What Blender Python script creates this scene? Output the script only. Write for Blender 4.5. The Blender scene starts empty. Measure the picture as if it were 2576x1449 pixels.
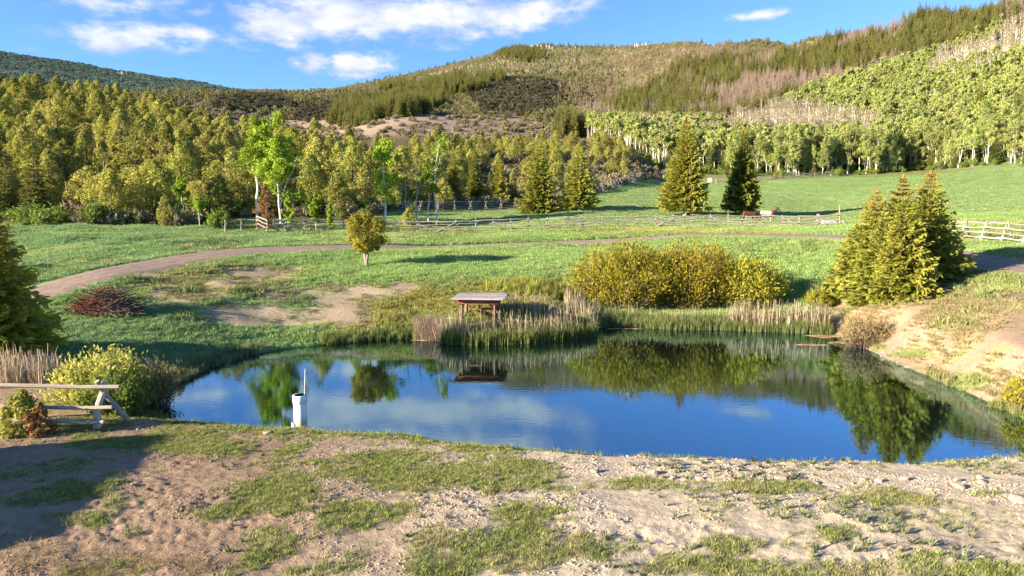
import bpy, math, random
import numpy as np
from mathutils import Vector, Matrix, Quaternion

# ------------------------------------------------------------------ camera
sc = bpy.context.scene
HC, PITCH = 5.7, math.radians(5.76)          # lens height above the water, downward tilt
FOC, CX, CY = 1717.0, 1287.5, 724.5          # focal length in units of a 2575 x 1449 frame
CP, SP = math.cos(PITCH), math.sin(PITCH)
cam_d = bpy.data.cameras.new('camera')
cam_d.sensor_width = 36.0
cam_d.lens = 36.0 * FOC / 2575.0
cam_d.clip_start, cam_d.clip_end = 0.1, 20000.0
cam = bpy.data.objects.new('camera', cam_d)
sc.collection.objects.link(cam)
cam.location = (0, 0, HC)
cam.rotation_euler = (math.pi / 2 - PITCH, 0, 0)
sc.camera = cam

# ------------------------------------------------------------------ light
SUN_EL = math.radians(16.5)
SH = math.radians(25.0)                      # plan direction the shadows fall, from +X
SDIR = Vector((math.cos(SUN_EL) * math.cos(SH), math.cos(SUN_EL) * math.sin(SH), -math.sin(SUN_EL)))
sun_d = bpy.data.lights.new('sun', 'SUN')
sun_d.energy, sun_d.angle, sun_d.color = 4.0, math.radians(0.5), (1.0, 0.86, 0.66)
sun = bpy.data.objects.new('sun', sun_d)
sc.collection.objects.link(sun)
sun.rotation_euler = SDIR.to_track_quat('-Z', 'Y').to_euler()
sun.location = (-60, -20, 40)

world = bpy.data.worlds.new('World')
sc.world = world
world.use_nodes = True
SKY_STRENGTH = 0.060
sc.view_settings.view_transform = 'Standard'
sc.view_settings.look = 'None'
sc.view_settings.exposure = 2.25
sc.view_settings.gamma = 1.0
sc.view_settings.use_curve_mapping = False
sc.cycles.use_denoising = True
sc.cycles.max_bounces = 6
sc.cycles.diffuse_bounces = 3
sc.cycles.glossy_bounces = 3
sc.cycles.transmission_bounces = 2
sc.cycles.caustics_reflective = False
sc.cycles.caustics_refractive = False


def pix_dir(px, py):
    u, v = (px - CX) / FOC, (CY - py) / FOC
    return Vector((u, CP + v * SP, v * CP - SP))


def on_water(px, py, z=0.0):
    d = pix_dir(px, py)
    k = (z - HC) / d.z
    return (d.x * k, d.y * k)


def x_at(px, Y, py=600):
    d = pix_dir(px, py)
    return d.x / d.y * Y


class N:
    """small helper for building shader nodes"""
    def __init__(s, tree):
        s.t = tree
        tree.nodes.clear()

    def new(s, kind, **kw):
        n = s.t.nodes.new(kind)
        for k, v in kw.items():
            setattr(n, k, v)
        return n

    def put(s, sock, v):
        if isinstance(v, bpy.types.NodeSocket):
            s.t.links.new(v, sock)
        elif v is not None:
            sock.default_value = v

    def m(s, op, a, b=None, c=None, clamp=False):
        n = s.new('ShaderNodeMath', operation=op, use_clamp=clamp)
        s.put(n.inputs[0], a)
        if b is not None: s.put(n.inputs[1], b)
        if c is not None: s.put(n.inputs[2], c)
        return n.outputs[0]

    def step(s, x, lo, hi, a=0.0, b=1.0):
        n = s.new('ShaderNodeMapRange', interpolation_type='SMOOTHSTEP')
        for i, v in enumerate((x, lo, hi, a, b)):
            s.put(n.inputs[i], v)
        return n.outputs[0]

    def noise(s, vec, scale, detail=4.0, rough=0.55, dist=0.0):
        n = s.new('ShaderNodeTexNoise')
        if vec is not None: s.put(n.inputs['Vector'], vec)
        s.put(n.inputs['Scale'], scale); s.put(n.inputs['Detail'], detail)
        s.put(n.inputs['Roughness'], rough); s.put(n.inputs['Distortion'], dist)
        return n.outputs[0]

    def mix(s, f, a, b, mode='MIX'):
        n = s.new('ShaderNodeMix', data_type='RGBA', blend_type=mode)
        s.put(n.inputs[0], f)
        s.put(n.inputs[6], a if isinstance(a, bpy.types.NodeSocket) else (*a, 1.0))
        s.put(n.inputs[7], b if isinstance(b, bpy.types.NodeSocket) else (*b, 1.0))
        return n.outputs[2]

    def xyz(s, x, y, z=0.0):
        n = s.new('ShaderNodeCombineXYZ')
        for i, v in enumerate((x, y, z)): s.put(n.inputs[i], v)
        return n.outputs[0]

    def scaled(s, vec, sc3):
        n = s.new('ShaderNodeVectorMath', operation='MULTIPLY')
        s.put(n.inputs[0], vec); n.inputs[1].default_value = sc3
        return n.outputs[0]


# ---- sky: Nishita air plus cumulus banks laid out by azimuth and elevation
def build_world():
    w = N(world.node_tree)
    out = w.new('ShaderNodeOutputWorld')
    sky = w.new('ShaderNodeTexSky', sky_type='NISHITA', sun_disc=False)
    sky.sun_elevation = SUN_EL
    sky.sun_rotation = math.atan2(-SDIR.x, -SDIR.y) % (2 * math.pi)
    sky.altitude = 2400.0
    sky.air_density, sky.dust_density, sky.ozone_density = 1.0, 0.15, 3.0
    tc = w.new('ShaderNodeTexCoord')
    sep = w.new('ShaderNodeSeparateXYZ')
    w.put(sep.inputs[0], tc.outputs['Generated'])
    dx, dy, dz = sep.outputs
    az = w.m('ARCTAN2', dx, dy)
    el = w.m('ARCSINE', dz)
    vec = w.xyz(w.m('MULTIPLY', az, 1.0), w.m('MULTIPLY', el, 2.2))
    n1 = w.noise(vec, 9.0, 5, 0.6)
    n2 = w.noise(w.scaled(vec, (1.0, 1.0, 1.0)), 22.0, 6, 0.62)
    n3 = w.noise(vec, 4.0, 3, 0.5)
    azw = w.m('ADD', az, w.m('MULTIPLY', w.m('SUBTRACT', n1, 0.5), 0.12))
    elw = w.m('ADD', el, w.m('MULTIPLY', w.m('SUBTRACT', n3, 0.5), 0.03))
    # (centre x, centre y, half width, half height) in frame units, then amount
    blobs = [(300, 95, 170, 34, 1.0), (470, 88, 150, 20, 0.8), (290, 15, 190, 26, 0.62), (425, 10, 90, 18, 0.5),
             (510, 38, 40, 17, 0.75), (700, 60, 130, 55, 1.1), (860, 35, 240, 60, 1.15), (1060, 40, 260, 62, 1.1),
             (1250, 40, 200, 52, 0.95), (1390, 22, 140, 38, 0.9), (1060, -80, 430, 85, 1.1), (700, -110, 400, 80, 0.9), (1290, -120, 200, 90, 0.9),
             (870, -60, 300, 60, 1.1), (785, 160, 48, 28, 1.0), (735, 160, 34, 18, 0.8), (910, 163, 85, 34, 1.25), (895, 192, 60, 18, 0.9),
             (1110, 118, 55, 12, 0.55), (1900, 31, 62, 15, 0.95), (100, 115, 60, 12, 0.45), (620, 232, 50, 14, 0.4),
             (620, 122, 70, 7, 0.35), (1305, 95, 30, 14, 0.4), (1340, 72, 60, 20, 0.4), (1600, -300, 420, 60, 0.7)]
    acc = None
    warped = w.xyz(azw, elw)
    for (bx, by, rx, ry, amt) in blobs:
        d = pix_dir(bx, by).normalized()
        a0, e0 = math.atan2(d.x, d.y), math.asin(d.z)
        k = math.cos(a0) / FOC * 1.02
        q = w.new('ShaderNodeVectorMath', operation='MULTIPLY_ADD')
        w.put(q.inputs[0], warped)
        q.inputs[1].default_value = (1 / (rx * k), 1 / (ry * k), 0)
        q.inputs[2].default_value = (-a0 / (rx * k), -e0 / (ry * k), 0)
        ln = w.new('ShaderNodeVectorMath', operation='LENGTH')
        w.put(ln.inputs[0], q.outputs[0])
        b = w.m('MULTIPLY_ADD', ln.outputs['Value'], -amt, 1.25 * amt)
        acc = b if acc is None else w.m('SMOOTH_MAX', acc, b, 0.35)
    d0 = w.m('ADD', acc, w.m('MULTIPLY', w.m('SUBTRACT', n2, 0.5), 2.0))
    dens = w.step(d0, 0.12, 1.0)
    # the same broken cumulus all round the horizon and overhead, outside the view
    ng = w.noise(tc.outputs['Generated'], 3.2, 6, 0.55)
    side = w.m('MAXIMUM', w.step(w.m('ABSOLUTE', az), 0.75, 1.0), w.step(el, 0.5, 0.62))
    gen = w.m('MULTIPLY', w.m('MULTIPLY', w.step(ng, 0.60, 0.74), side), w.step(el, -0.02, 0.1))
    dens = w.m('MAXIMUM', dens, w.m('MULTIPLY', gen, 0.85))
    lit = w.step(w.m('ADD', w.m('MULTIPLY', d0, 0.30), w.m('MULTIPLY', w.noise(vec, 13.0, 4, 0.5), 0.9)), 0.45, 1.0)
    thick = w.step(acc, 0.95, 1.6)
    lit = w.m('MULTIPLY', lit, w.m('SUBTRACT', 1.0, w.m('MULTIPLY', thick, 0.45)))
    ccol = w.mix(lit, (0.125, 0.147, 0.20), (0.25, 0.246, 0.243))
    b1 = w.new('ShaderNodeBackground')
    tint = w.mix(1.0, sky.outputs[0], (0.72, 0.90, 1.08), 'MULTIPLY')
    w.put(b1.inputs[0], tint); b1.inputs[1].default_value = SKY_STRENGTH
    b2 = w.new('ShaderNodeBackground')
    w.put(b2.inputs[0], ccol); b2.inputs[1].default_value = 1.0
    ms = w.new('ShaderNodeMixShader')
    w.put(ms.inputs[0], w.m('MULTIPLY', dens, 0.93))
    w.put(ms.inputs[1], b1.outputs[0]); w.put(ms.inputs[2], b2.outputs[0])
    w.put(out.inputs[0], ms.outputs[0])


build_world()

# ------------------------------------------------------------------ numeric helpers
NR = np.random.default_rng(11)
RR = random.Random(5)


def sstep(x, a, b):
    t = np.clip((np.asarray(x, float) - a) / (b - a), 0, 1)
    return t * t * (3 - 2 * t)


_perm = np.random.default_rng(3).random((256, 256))


def vnoise(x, y):
    xi, yi = np.floor(x).astype(int), np.floor(y).astype(int)
    fx, fy = x - xi, y - yi
    fx, fy = fx * fx * (3 - 2 * fx), fy * fy * (3 - 2 * fy)
    a = _perm[xi & 255, yi & 255]; b = _perm[(xi + 1) & 255, yi & 255]
    c = _perm[xi & 255, (yi + 1) & 255]; d = _perm[(xi + 1) & 255, (yi + 1) & 255]
    return (a * (1 - fx) + b * fx) * (1 - fy) + (c * (1 - fx) + d * fx) * fy


def fbm(x, y, wl, octv=4, gain=0.5):
    x, y = np.asarray(x, float) / wl, np.asarray(y, float) / wl
    s, amp, tot = 0.0, 1.0, 0.0
    for i in range(octv):
        s = s + amp * vnoise(x * 2 ** i + 17.3 * i, y * 2 ** i + 9.1 * i)
        tot += amp
        amp *= gain
    return s / tot


def pchip(xs, ys, xq):
    xs, ys = np.asarray(xs, float), np.asarray(ys, float)
    h = np.diff(xs); dl = np.diff(ys) / h
    m = np.zeros(len(xs))
    m[0], m[-1] = dl[0], dl[-1]
    for i in range(1, len(xs) - 1):
        if dl[i - 1] * dl[i] > 0:
            w1, w2 = 2 * h[i] + h[i - 1], h[i] + 2 * h[i - 1]
            m[i] = (w1 + w2) / (w1 / dl[i - 1] + w2 / dl[i])
    xq = np.clip(xq, xs[0], xs[-1])
    k = np.clip(np.searchsorted(xs, xq) - 1, 0, len(xs) - 2)
    t = (xq - xs[k]) / h[k]
    return ((2 * t ** 3 - 3 * t ** 2 + 1) * ys[k] + (t ** 3 - 2 * t ** 2 + t) * h[k] * m[k]
            + (-2 * t ** 3 + 3 * t ** 2) * ys[k + 1] + (t ** 3 - t ** 2) * h[k] * m[k + 1])


def zpy(py, Y):
    v = (CY - py) / FOC
    return HC + Y * (v * CP - SP) / (CP + v * SP)


# ------------------------------------------------------------------ terrain
# each column: distance, then ground height in metres; ('p', row) gives the sight line instead
near = [(2, .9), (8, .9), (10.5, .85), (13, .65), (16, .45), (19, .35)]
P = 'p'
cols = {
    -900: near + [(24, 1.0), (34, 2.4), (55, 4.4), (70, 6), (110, 14), (220, 44), (700, 120), (1600, 330), (3500, 300)],
    -200: near + [(24, .9), (31, 1.6), (36, 2.4), (45, 3.2), (55, 4.3), (70, 5.4), (110, 14), (220, 46), (320, 50), (700, P, 220), (1000, P, 170), (1600, P, 96), (3500, 330)],
    30: near + [(24, .8), (30, 1.5), (34, 2.2), (40, 2.8), (55, 4.2), (70, 5.2), (90, 8.5), (110, P, 430), (150, P, 340), (220, P, 248), (320, P, 255), (700, P, 226), (1000, P, 190), (1600, P, 130), (3500, 300)],
    260: near + [(26, .6), (30, 1.33), (35, 2.5), (45, 3.4), (55, 4.1), (68, 4.95), (80, P, 545), (110, P, 450), (160, P, 345), (240, P, 270), (330, P, 272), (700, P, 240), (1000, P, 212), (1600, P, 172), (3500, 280)],
    520: near + [(26, .3), (28, .4), (31, .9), (36, 2.1), (45, 3.35), (55, 4.0), (66, 4.6), (80, P, 540), (110, P, 455), (160, P, 380), (230, P, 325), (300, P, 310), (550, P, 236), (800, P, 238), (1100, P, 232), (1600, P, 214), (3500, 280)],
    770: near + [(28, .3), (32, .5), (36, 1.7), (43, 2.7), (50, 3.5), (62, 4.2), (75, P, 560), (100, P, 505), (140, P, 430), (190, P, 375), (300, P, 350), (360, P, 338), (480, P, 262), (560, P, 250), (900, P, 246), (1450, P, 240), (3500, 260)],
    1030: near + [(30, .3), (34, .7), (38, 1.9), (43, 2.6), (50, 3.2), (60, 3.8), (68, 4.15), (85, P, 545), (105, P, 522), (140, P, 450), (190, P, 390), (250, P, 352), (350, P, 288), (450, P, 284), (600, P, 240), (900, P, 222), (1400, P, 194), (3500, 290)],
    1180: near + [(31, .35), (33, .8), (36, 1.4), (41, 2.3), (47, 2.9), (55, 3.5), (66, 4.1), (70, 4.3), (90, P, 540), (112, P, 521), (150, P, 455), (200, P, 392), (260, P, 345), (340, P, 300), (430, P, 292), (580, P, 214), (700, P, 212), (950, P, 190), (1350, P, 157), (3500, 300)],
    1330: near + [(31, .3), (33, .7), (36, 1.3), (40, 2.1), (45, 2.75), (50, 3.1), (62, 3.95), (69, 4.4), (90, P, 537), (112, P, 519), (150, P, 455), (200, P, 395), (260, P, 345), (330, P, 322), (420, P, 310), (600, P, 200), (680, P, 202), (900, P, 172), (1300, P, 122), (3500, 310)],
    1500: near + [(34, .25), (37, .6), (41, 1.9), (46, 2.7), (52, 3.1), (62, 4.1), (70, 4.6), (86, P, 535), (105, P, 505), (130, P, 478), (170, P, 428), (220, P, 376), (280, P, 354), (340, P, 346), (420, P, 305), (600, P, 245), (800, P, 188), (1300, P, 120), (3500, 320)],
    1720: near + [(34, .2), (36, .3), (40, .9), (44, 2.2), (50, 3.0), (60, 4.2), (71, 4.75), (84, 6.0), (110, P, 510), (150, P, 480), (180, P, 464), (210, P, 440), (260, P, 395), (320, P, 348), (400, P, 298), (500, P, 242), (650, P, 172), (850, P, 120), (1250, P, 121), (3500, 310)],
    1900: near + [(34, .2), (36, .3), (41, 1.3), (45, 2.4), (50, 3.3), (58, 4.2), (71, 4.8), (90, 6.3), (110, P, 510), (150, P, 475), (190, P, 452), (220, P, 425), (300, P, 352), (380, P, 276), (480, P, 206), (600, P, 145), (720, P, 104), (1000, 190), (3500, 220)],
    2060: near + [(33, .2), (36, .5), (39, 1.6), (43, 2.7), (50, 3.9), (60, 4.5), (70, 4.8), (90, P, 545), (120, P, 505), (160, P, 465), (195, P, 444), (240, P, 405), (320, P, 316), (400, P, 232), (500, P, 150), (600, P, 90), (800, 160), (3500, 180)],
    2320: near + [(24, .25), (27, 1.0), (30, 1.6), (34, 2.2), (38, 3.0), (43, 3.4), (48, 4.2), (60, P, 568), (90, P, 520), (130, P, 475), (170, P, 447), (205, P, 428), (260, P, 345), (330, P, 246), (400, P, 156), (470, P, 82), (520, P, 46), (700, 140), (3500, 150)],
    2575: near[:-1] + [(19.5, .3), (21, .9), (25, 1.9), (29, 2.45), (33, 2.85), (37, 3.2), (44, P, 616), (55, P, 575), (80, P, 525), (120, P, 475), (165, P, 443), (220, P, 335), (300, P, 205), (380, P, 85), (440, P, 8), (520, 135), (3500, 140)],
    3100: near[:-1] + [(18, .6), (21, 1.4), (25, 2.2), (33, 3.0), (44, 4.0), (80, 8), (165, 18), (300, 72), (440, 132), (3500, 130)],
    3700: near[:-1] + [(18, .7), (21, 1.5), (25, 2.3), (33, 3.2), (44, 4.2), (80, 9), (165, 22), (300, 76), (440, 132), (3500, 130)],
}
T_TAB = np.linspace(-1.35, 1.45, 421)
LY_TAB = np.linspace(math.log(2.0), math.log(3500.0), 700)


def _make_table():
    cts, rows = [], []
    for px in sorted(cols):
        pts = cols[px]
        Ys = [p[0] for p in pts]
        zs = [p[1] if p[1] != P else zpy(p[2], p[0]) for p in pts]
        cts.append((px - CX) / FOC / (CP + 0.07 * SP))
        yq = np.exp(LY_TAB)
        wl = sstep(yq, 330, 480)
        rows.append(pchip(np.log(Ys), zs, LY_TAB) * (1 - wl) + np.interp(yq, Ys, zs) * wl)
    rows = np.array(rows)
    tab = np.empty((len(T_TAB), len(LY_TAB)))
    for j in range(len(LY_TAB)):
        tab[:, j] = pchip(cts, rows[:, j], T_TAB)
    return tab


ZTAB = _make_table()


def land(x, y):
    x, y = np.asarray(x, float), np.asarray(y, float)
    yc = np.maximum(y, 2.0)
    fi = np.clip((x / yc - T_TAB[0]) / (T_TAB[1] - T_TAB[0]), 0, len(T_TAB) - 1.001)
    fj = np.clip((np.log(yc) - LY_TAB[0]) / (LY_TAB[1] - LY_TAB[0]), 0, len(LY_TAB) - 1.001)
    i, j = fi.astype(int), fj.astype(int)
    a, b = fi - i, fj - j
    return ((ZTAB[i, j] * (1 - a) + ZTAB[i + 1, j] * a) * (1 - b)
            + (ZTAB[i, j + 1] * (1 - a) + ZTAB[i + 1, j + 1] * a) * b)


shore_px = [(352, 1008), (385, 1050), (430, 1070), (520, 1082), (620, 1088), (740, 1096), (860, 1100), (980, 1112), (1100, 1130), (1200, 1142), (1300, 1156),
            (1420, 1163), (1560, 1172), (1720, 1180), (1900, 1187), (2060, 1192), (2200, 1194), (2330, 1190), (2450, 1178), (2575, 1164),
            (2720, 1150), (2800, 1130), (2720, 1095), (2575, 1052), (2450, 1000), (2330, 945), (2200, 890), (2130, 854), (2090, 840),
            (2000, 836), (1900, 833), (1800, 828), (1700, 829), (1600, 822), (1530, 820), (1490, 828), (1470, 842), (1400, 850), (1300, 858),
            (1200, 862), (1110, 858), (1040, 851), (930, 858), (830, 866), (700, 881), (620, 893), (540, 915), (480, 938), (420, 970)]
SHORE = np.array([on_water(*p) for p in shore_px])


def shore_dist(x, y):
    """signed distance to the pond's edge, negative over the water"""
    x, y = np.asarray(x, float), np.asarray(y, float)
    best = np.full(x.shape, 1e9)
    inside = np.zeros(x.shape, bool)
    n = len(SHORE)
    for k in range(n):
        ax, ay = SHORE[k]; bx, by = SHORE[(k + 1) % n]
        dx, dy = bx - ax, by - ay
        t = np.clip(((x - ax) * dx + (y - ay) * dy) / (dx * dx + dy * dy), 0, 1)
        best = np.minimum(best, (x - ax - t * dx) ** 2 + (y - ay - t * dy) ** 2)
        cr = ((ay > y) != (by > y)) & (x < (bx - ax) * (y - ay) / (by - ay + 1e-12) + ax)
        inside ^= cr
    d = np.sqrt(best)
    return np.where(inside, -d, d)


# the dirt road: centre line by distance
road_px = [(-260, 850, 27.5), (-60, 785, 31), (110, 737, 33.5), (300, 688, 37.5), (450, 655, 42), (650, 632, 47.5), (850, 622, 51), (1100, 0, 55), (1400, 0, 58.5), (1750, 0, 60), (1920, 0, 58), (2080, 0, 53.5), (2260, 0, 46.5), (2420, 0, 40.2), (2540, 0, 36.4), (2720, 0, 32), (2950, 0, 28)]
ROAD = np.array([(x_at(a, Y), Y) for a, b, Y in road_px])


def smooth_line(pts, n):
    pts = np.asarray(pts, float)
    s = np.concatenate([[0], np.cumsum(np.linalg.norm(np.diff(pts, axis=0), axis=1))])
    q = np.linspace(0, s[-1], n)
    return np.stack([pchip(s, pts[:, k], q) for k in range(pts.shape[1])], 1)


ROADL = smooth_line(ROAD, 160)


def line_dist(x, y, L):
    x, y = np.asarray(x, float), np.asarray(y, float)
    best = np.full(x.shape, 1e9)
    for k in range(len(L) - 1):
        (ax, ay), (bx, by) = L[k], L[k + 1]
        dx, dy = bx - ax, by - ay
        t = np.clip(((x - ax) * dx + (y - ay) * dy) / (dx * dx + dy * dy), 0, 1)
        best = np.minimum(best, (x - ax - t * dx) ** 2 + (y - ay - t * dy) ** 2)
    return np.sqrt(best)


def ground_z(x, y, fine=True):
    x, y = np.atleast_1d(np.asarray(x, float)), np.atleast_1d(np.asarray(y, float))
    z = land(x, y)
    Y = np.maximum(y, 2)
    far = sstep(Y, 110, 320)
    z = z + far * (fbm(x, y, 70, 4) - 0.5) * np.minimum(0.022 * Y, 6)
    vf = sstep(Y, 500, 1000)
    z = z + vf * (fbm(x + 500, y, 160, 4) - 0.5) * 9
    mid = sstep(Y, 22, 34) * (1 - sstep(Y, 110, 200))
    nb = (Y < 70)
    rd = np.full(x.shape, 99.0)
    sel = nb & (y > 20)
    if sel.any(): rd[sel] = line_dist(x[sel], y[sel], ROADL[::4])
    off_road = sstep(rd, 1.6, 4.0)
    tx = x / Y
    z = z - 0.32 * np.exp(-(rd / 2.4) ** 2) * sstep(tx, -0.20, -0.10) * (1 - sstep(tx, 0.20, 0.26))
    z = z + mid * off_road * ((fbm(x, y, 5.0, 3) - 0.5) * (0.40 + 0.65 * sstep(-tx, 0.25, 0.4)) + (fbm(x, y, 1.3, 2) - 0.5) * 0.10)
    sd = np.full(x.shape, 50.0)
    sel = (y > 10) & (y < 45)
    if sel.any(): sd[sel] = shore_dist(x[sel], y[sel])
    wob = sd + (fbm(x, y, 0.9, 2) - 0.5) * 0.35
    wdt = np.where(Y < 20.5, 1.3, 2.2)
    out = z * sstep(wob, -0.05, wdt) + 0.10 * sstep(wob, 0, 0.35)
    z = np.where(wob > 0, out, -np.minimum(1.4, 0.05 - 0.4 * wob))
    if fine:
        nearw = (1 - sstep(Y, 17, 24)) * sstep(wob, 0.05, 0.6)
        z = z + nearw * ((fbm(x, y, 1.1, 3) - 0.5) * 0.09)
        z = z + nearw * (fbm(x + 31, y, 0.16, 3, 0.7) - 0.5) * 0.085 * (0.4 + 0.6 * sstep(fbm(x, y, 2.2, 2), 0.35, 0.6))
    return z


def gz(x, y):
    return float(ground_z(np.array([x]), np.array([y]))[0])


def project(x, y, z):
    dep = y * CP - (z - HC) * SP
    up = y * SP + (z - HC) * CP
    dep = np.maximum(dep, 0.3)
    return CX + FOC * x / dep, CY - FOC * up / dep

# ------------------------------------------------------------------ materials
MATS = {}


def principled(name, build, rough=0.9, spec=0.2):
    m = bpy.data.materials.new(name)
    m.use_nodes = True
    n = N(m.node_tree)
    out = n.new('ShaderNodeOutputMaterial')
    p = n.new('ShaderNodeBsdfPrincipled')
    p.inputs['Roughness'].default_value = rough
    p.inputs['Specular IOR Level'].default_value = spec
    n.put(out.inputs[0], p.outputs[0])
    build(n, p)
    MATS[name] = m
    return m


def bump(n, h, strength, dist, normal=None):
    b = n.new('ShaderNodeBump')
    b.inputs['Strength'].default_value = strength
    b.inputs['Distance'].default_value = dist
    n.put(b.inputs['Height'], h)
    if normal is not None: n.put(b.inputs['Normal'], normal)
    return b.outputs[0]


def ground_mat():
    def f(n, p):
        tc = n.new('ShaderNodeTexCoord').outputs['Object']
        at = n.new('ShaderNodeAttribute', attribute_name='gcol').outputs['Color']
        ar = n.new('ShaderNodeAttribute', attribute_name='rough_far').outputs['Fac']
        k1 = n.noise(tc, 0.35, 5, 0.6)
        k2 = n.noise(tc, 6.0, 5, 0.65)
        k3 = n.noise(tc, 45.0, 3, 0.6)
        v = n.m('ADD', n.m('ADD', n.m('MULTIPLY', k1, 0.5), n.m('MULTIPLY', k2, 0.7)), n.m('MULTIPLY', k3, 0.5))
        v = n.step(v, 0.45, 1.25, 0.60, 1.40)
        vv = n.xyz(v, v, v)
        c = n.mix(1.0, at, vv, 'MULTIPLY')
        n.put(p.inputs['Base Color'], c)
        h = n.m('ADD', n.m('MULTIPLY', k2, 1.0), n.m('MULTIPLY', k3, 0.25))
        n.put(p.inputs['Normal'], bump(n, n.noise(tc, 30.0, 4, 0.7), 0.6, 0.035, bump(n, h, 0.5, 0.10)))
    return principled('ground', f, 0.95, 0.1)


def leaf_mat(name, a, b, c, trans=0.3, obj_var=0.35, mode='OBJECT'):
    """foliage: three leaf colours picked by the leaf's own tint and the plant's own random value"""
    m = bpy.data.materials.new(name)
    m.use_nodes = True
    n = N(m.node_tree)
    out = n.new('ShaderNodeOutputMaterial')
    t = n.new('ShaderNodeAttribute', attribute_name='tint').outputs['Fac']
    o = n.new('ShaderNodeObjectInfo').outputs['Random']
    col = n.mix(t, a, b)
    col = n.mix(n.m('MULTIPLY', o, obj_var), col, (*c,))
    vr = n.step(n.m('FRACT', n.m('MULTIPLY', o, 7.31)), 0.0, 1.0, 0.78, 1.2)
    col = n.mix(1.0, col, n.xyz(vr, vr, vr), 'MULTIPLY')
    d = n.new('ShaderNodeBsdfDiffuse'); n.put(d.inputs[0], col)
    tr = n.new('ShaderNodeBsdfTranslucent'); n.put(tr.inputs[0], col)
    ms = n.new('ShaderNodeMixShader'); ms.inputs[0].default_value = trans
    n.put(ms.inputs[1], d.outputs[0]); n.put(ms.inputs[2], tr.outputs[0])
    n.put(out.inputs[0], ms.outputs[0])
    MATS[name] = m
    return m


def inst_mat(name, trans=0.3):
    """grass and reeds: colour carried by each scattered tuft"""
    m = bpy.data.materials.new(name)
    m.use_nodes = True
    n = N(m.node_tree)
    out = n.new('ShaderNodeOutputMaterial')
    a = n.new('ShaderNodeAttribute', attribute_name='col', attribute_type='INSTANCER').outputs['Color']
    t = n.new('ShaderNodeAttribute', attribute_name='tint').outputs['Fac']
    k = n.step(t, 0.0, 1.0, 0.65, 1.35)
    col = n.mix(1.0, a, n.xyz(k, k, k), 'MULTIPLY')
    d = n.new('ShaderNodeBsdfDiffuse'); n.put(d.inputs[0], col)
    tr = n.new('ShaderNodeBsdfTranslucent'); n.put(tr.inputs[0], col)
    ms = n.new('ShaderNodeMixShader'); ms.inputs[0].default_value = trans
    n.put(ms.inputs[1], d.outputs[0]); n.put(ms.inputs[2], tr.outputs[0])
    n.put(out.inputs[0], ms.outputs[0])
    MATS[name] = m
    return m


def wood_mat(name, c1, c2, scale=(2, 30, 30), rough=0.85):
    def f(n, p):
        tc = n.new('ShaderNodeTexCoord').outputs['Object']
        o = n.new('ShaderNodeObjectInfo').outputs['Random']
        k = n.noise(n.scaled(tc, scale), 1.0, 4, 0.6)
        k2 = n.noise(tc, 5.0, 3, 0.6)
        col = n.mix(n.step(k, 0.35, 0.68), c1, c2)
        vr = n.m('MULTIPLY', n.step(k2, 0.3, 0.7, 0.8, 1.15), n.step(o, 0, 1, 0.8, 1.15))
        n.put(p.inputs['Base Color'], n.mix(1.0, col, n.xyz(vr, vr, vr), 'MULTIPLY'))
        n.put(p.inputs['Normal'], bump(n, k, 0.5, 0.02))
    return principled(name, f, rough, 0.2)


def plain(name, col, rough=0.8, spec=0.25, var=0.25, scale=6.0):
    def f(n, p):
        tc = n.new('ShaderNodeTexCoord').outputs['Object']
        k = n.step(n.noise(tc, scale, 5, 0.6), 0.25, 0.75, 1 - var, 1 + var)
        n.put(p.inputs['Base Color'], n.mix(1.0, col, n.xyz(k, k, k), 'MULTIPLY'))
        n.put(p.inputs['Normal'], bump(n, n.noise(tc, scale * 4, 4, 0.6), 0.3, 0.02))
    return principled(name, f, rough, spec)


def water_mat():
    m = bpy.data.materials.new('pond_water')
    m.use_nodes = True
    n = N(m.node_tree)
    out = n.new('ShaderNodeOutputMaterial')
    tc = n.new('ShaderNodeTexCoord').outputs['Object']
    r1 = n.noise(n.scaled(tc, (1.0, 2.2, 1.0)), 2.6, 3, 0.55, 0.4)
    r2 = n.noise(n.scaled(tc, (1.0, 2.0, 1.0)), 9.0, 2, 0.5)
    calm = n.step(n.noise(n.scaled(tc, (0.16, 0.4, 1)), 1.0, 3, 0.5), 0.35, 0.7, 0.35, 1.0)
    h = n.m('MULTIPLY', n.m('ADD', r1, n.m('MULTIPLY', r2, 0.22)), calm)
    nrm = bump(n, h, 0.15, 0.009)
    fr = n.new('ShaderNodeFresnel'); fr.inputs['IOR'].default_value = 2.2
    n.put(fr.inputs['Normal'], nrm)
    g = n.new('ShaderNodeBsdfGlossy'); g.inputs['Roughness'].default_value = 0.015
    g.inputs['Color'].default_value = (0.55, 0.78, 0.92, 1)
    n.put(g.inputs['Normal'], nrm)
    d = n.new('ShaderNodeBsdfDiffuse'); d.inputs['Color'].default_value = (0.007, 0.010, 0.007, 1)
    ms = n.new('ShaderNodeMixShader')
    n.put(ms.inputs[0], n.m('ADD', n.m('MULTIPLY', fr.outputs[0], 1.1), 0.15, clamp=True))
    n.put(ms.inputs[1], d.outputs[0]); n.put(ms.inputs[2], g.outputs[0])
    n.put(out.inputs[0], ms.outputs[0])
    MATS['pond_water'] = m
    return m


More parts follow.
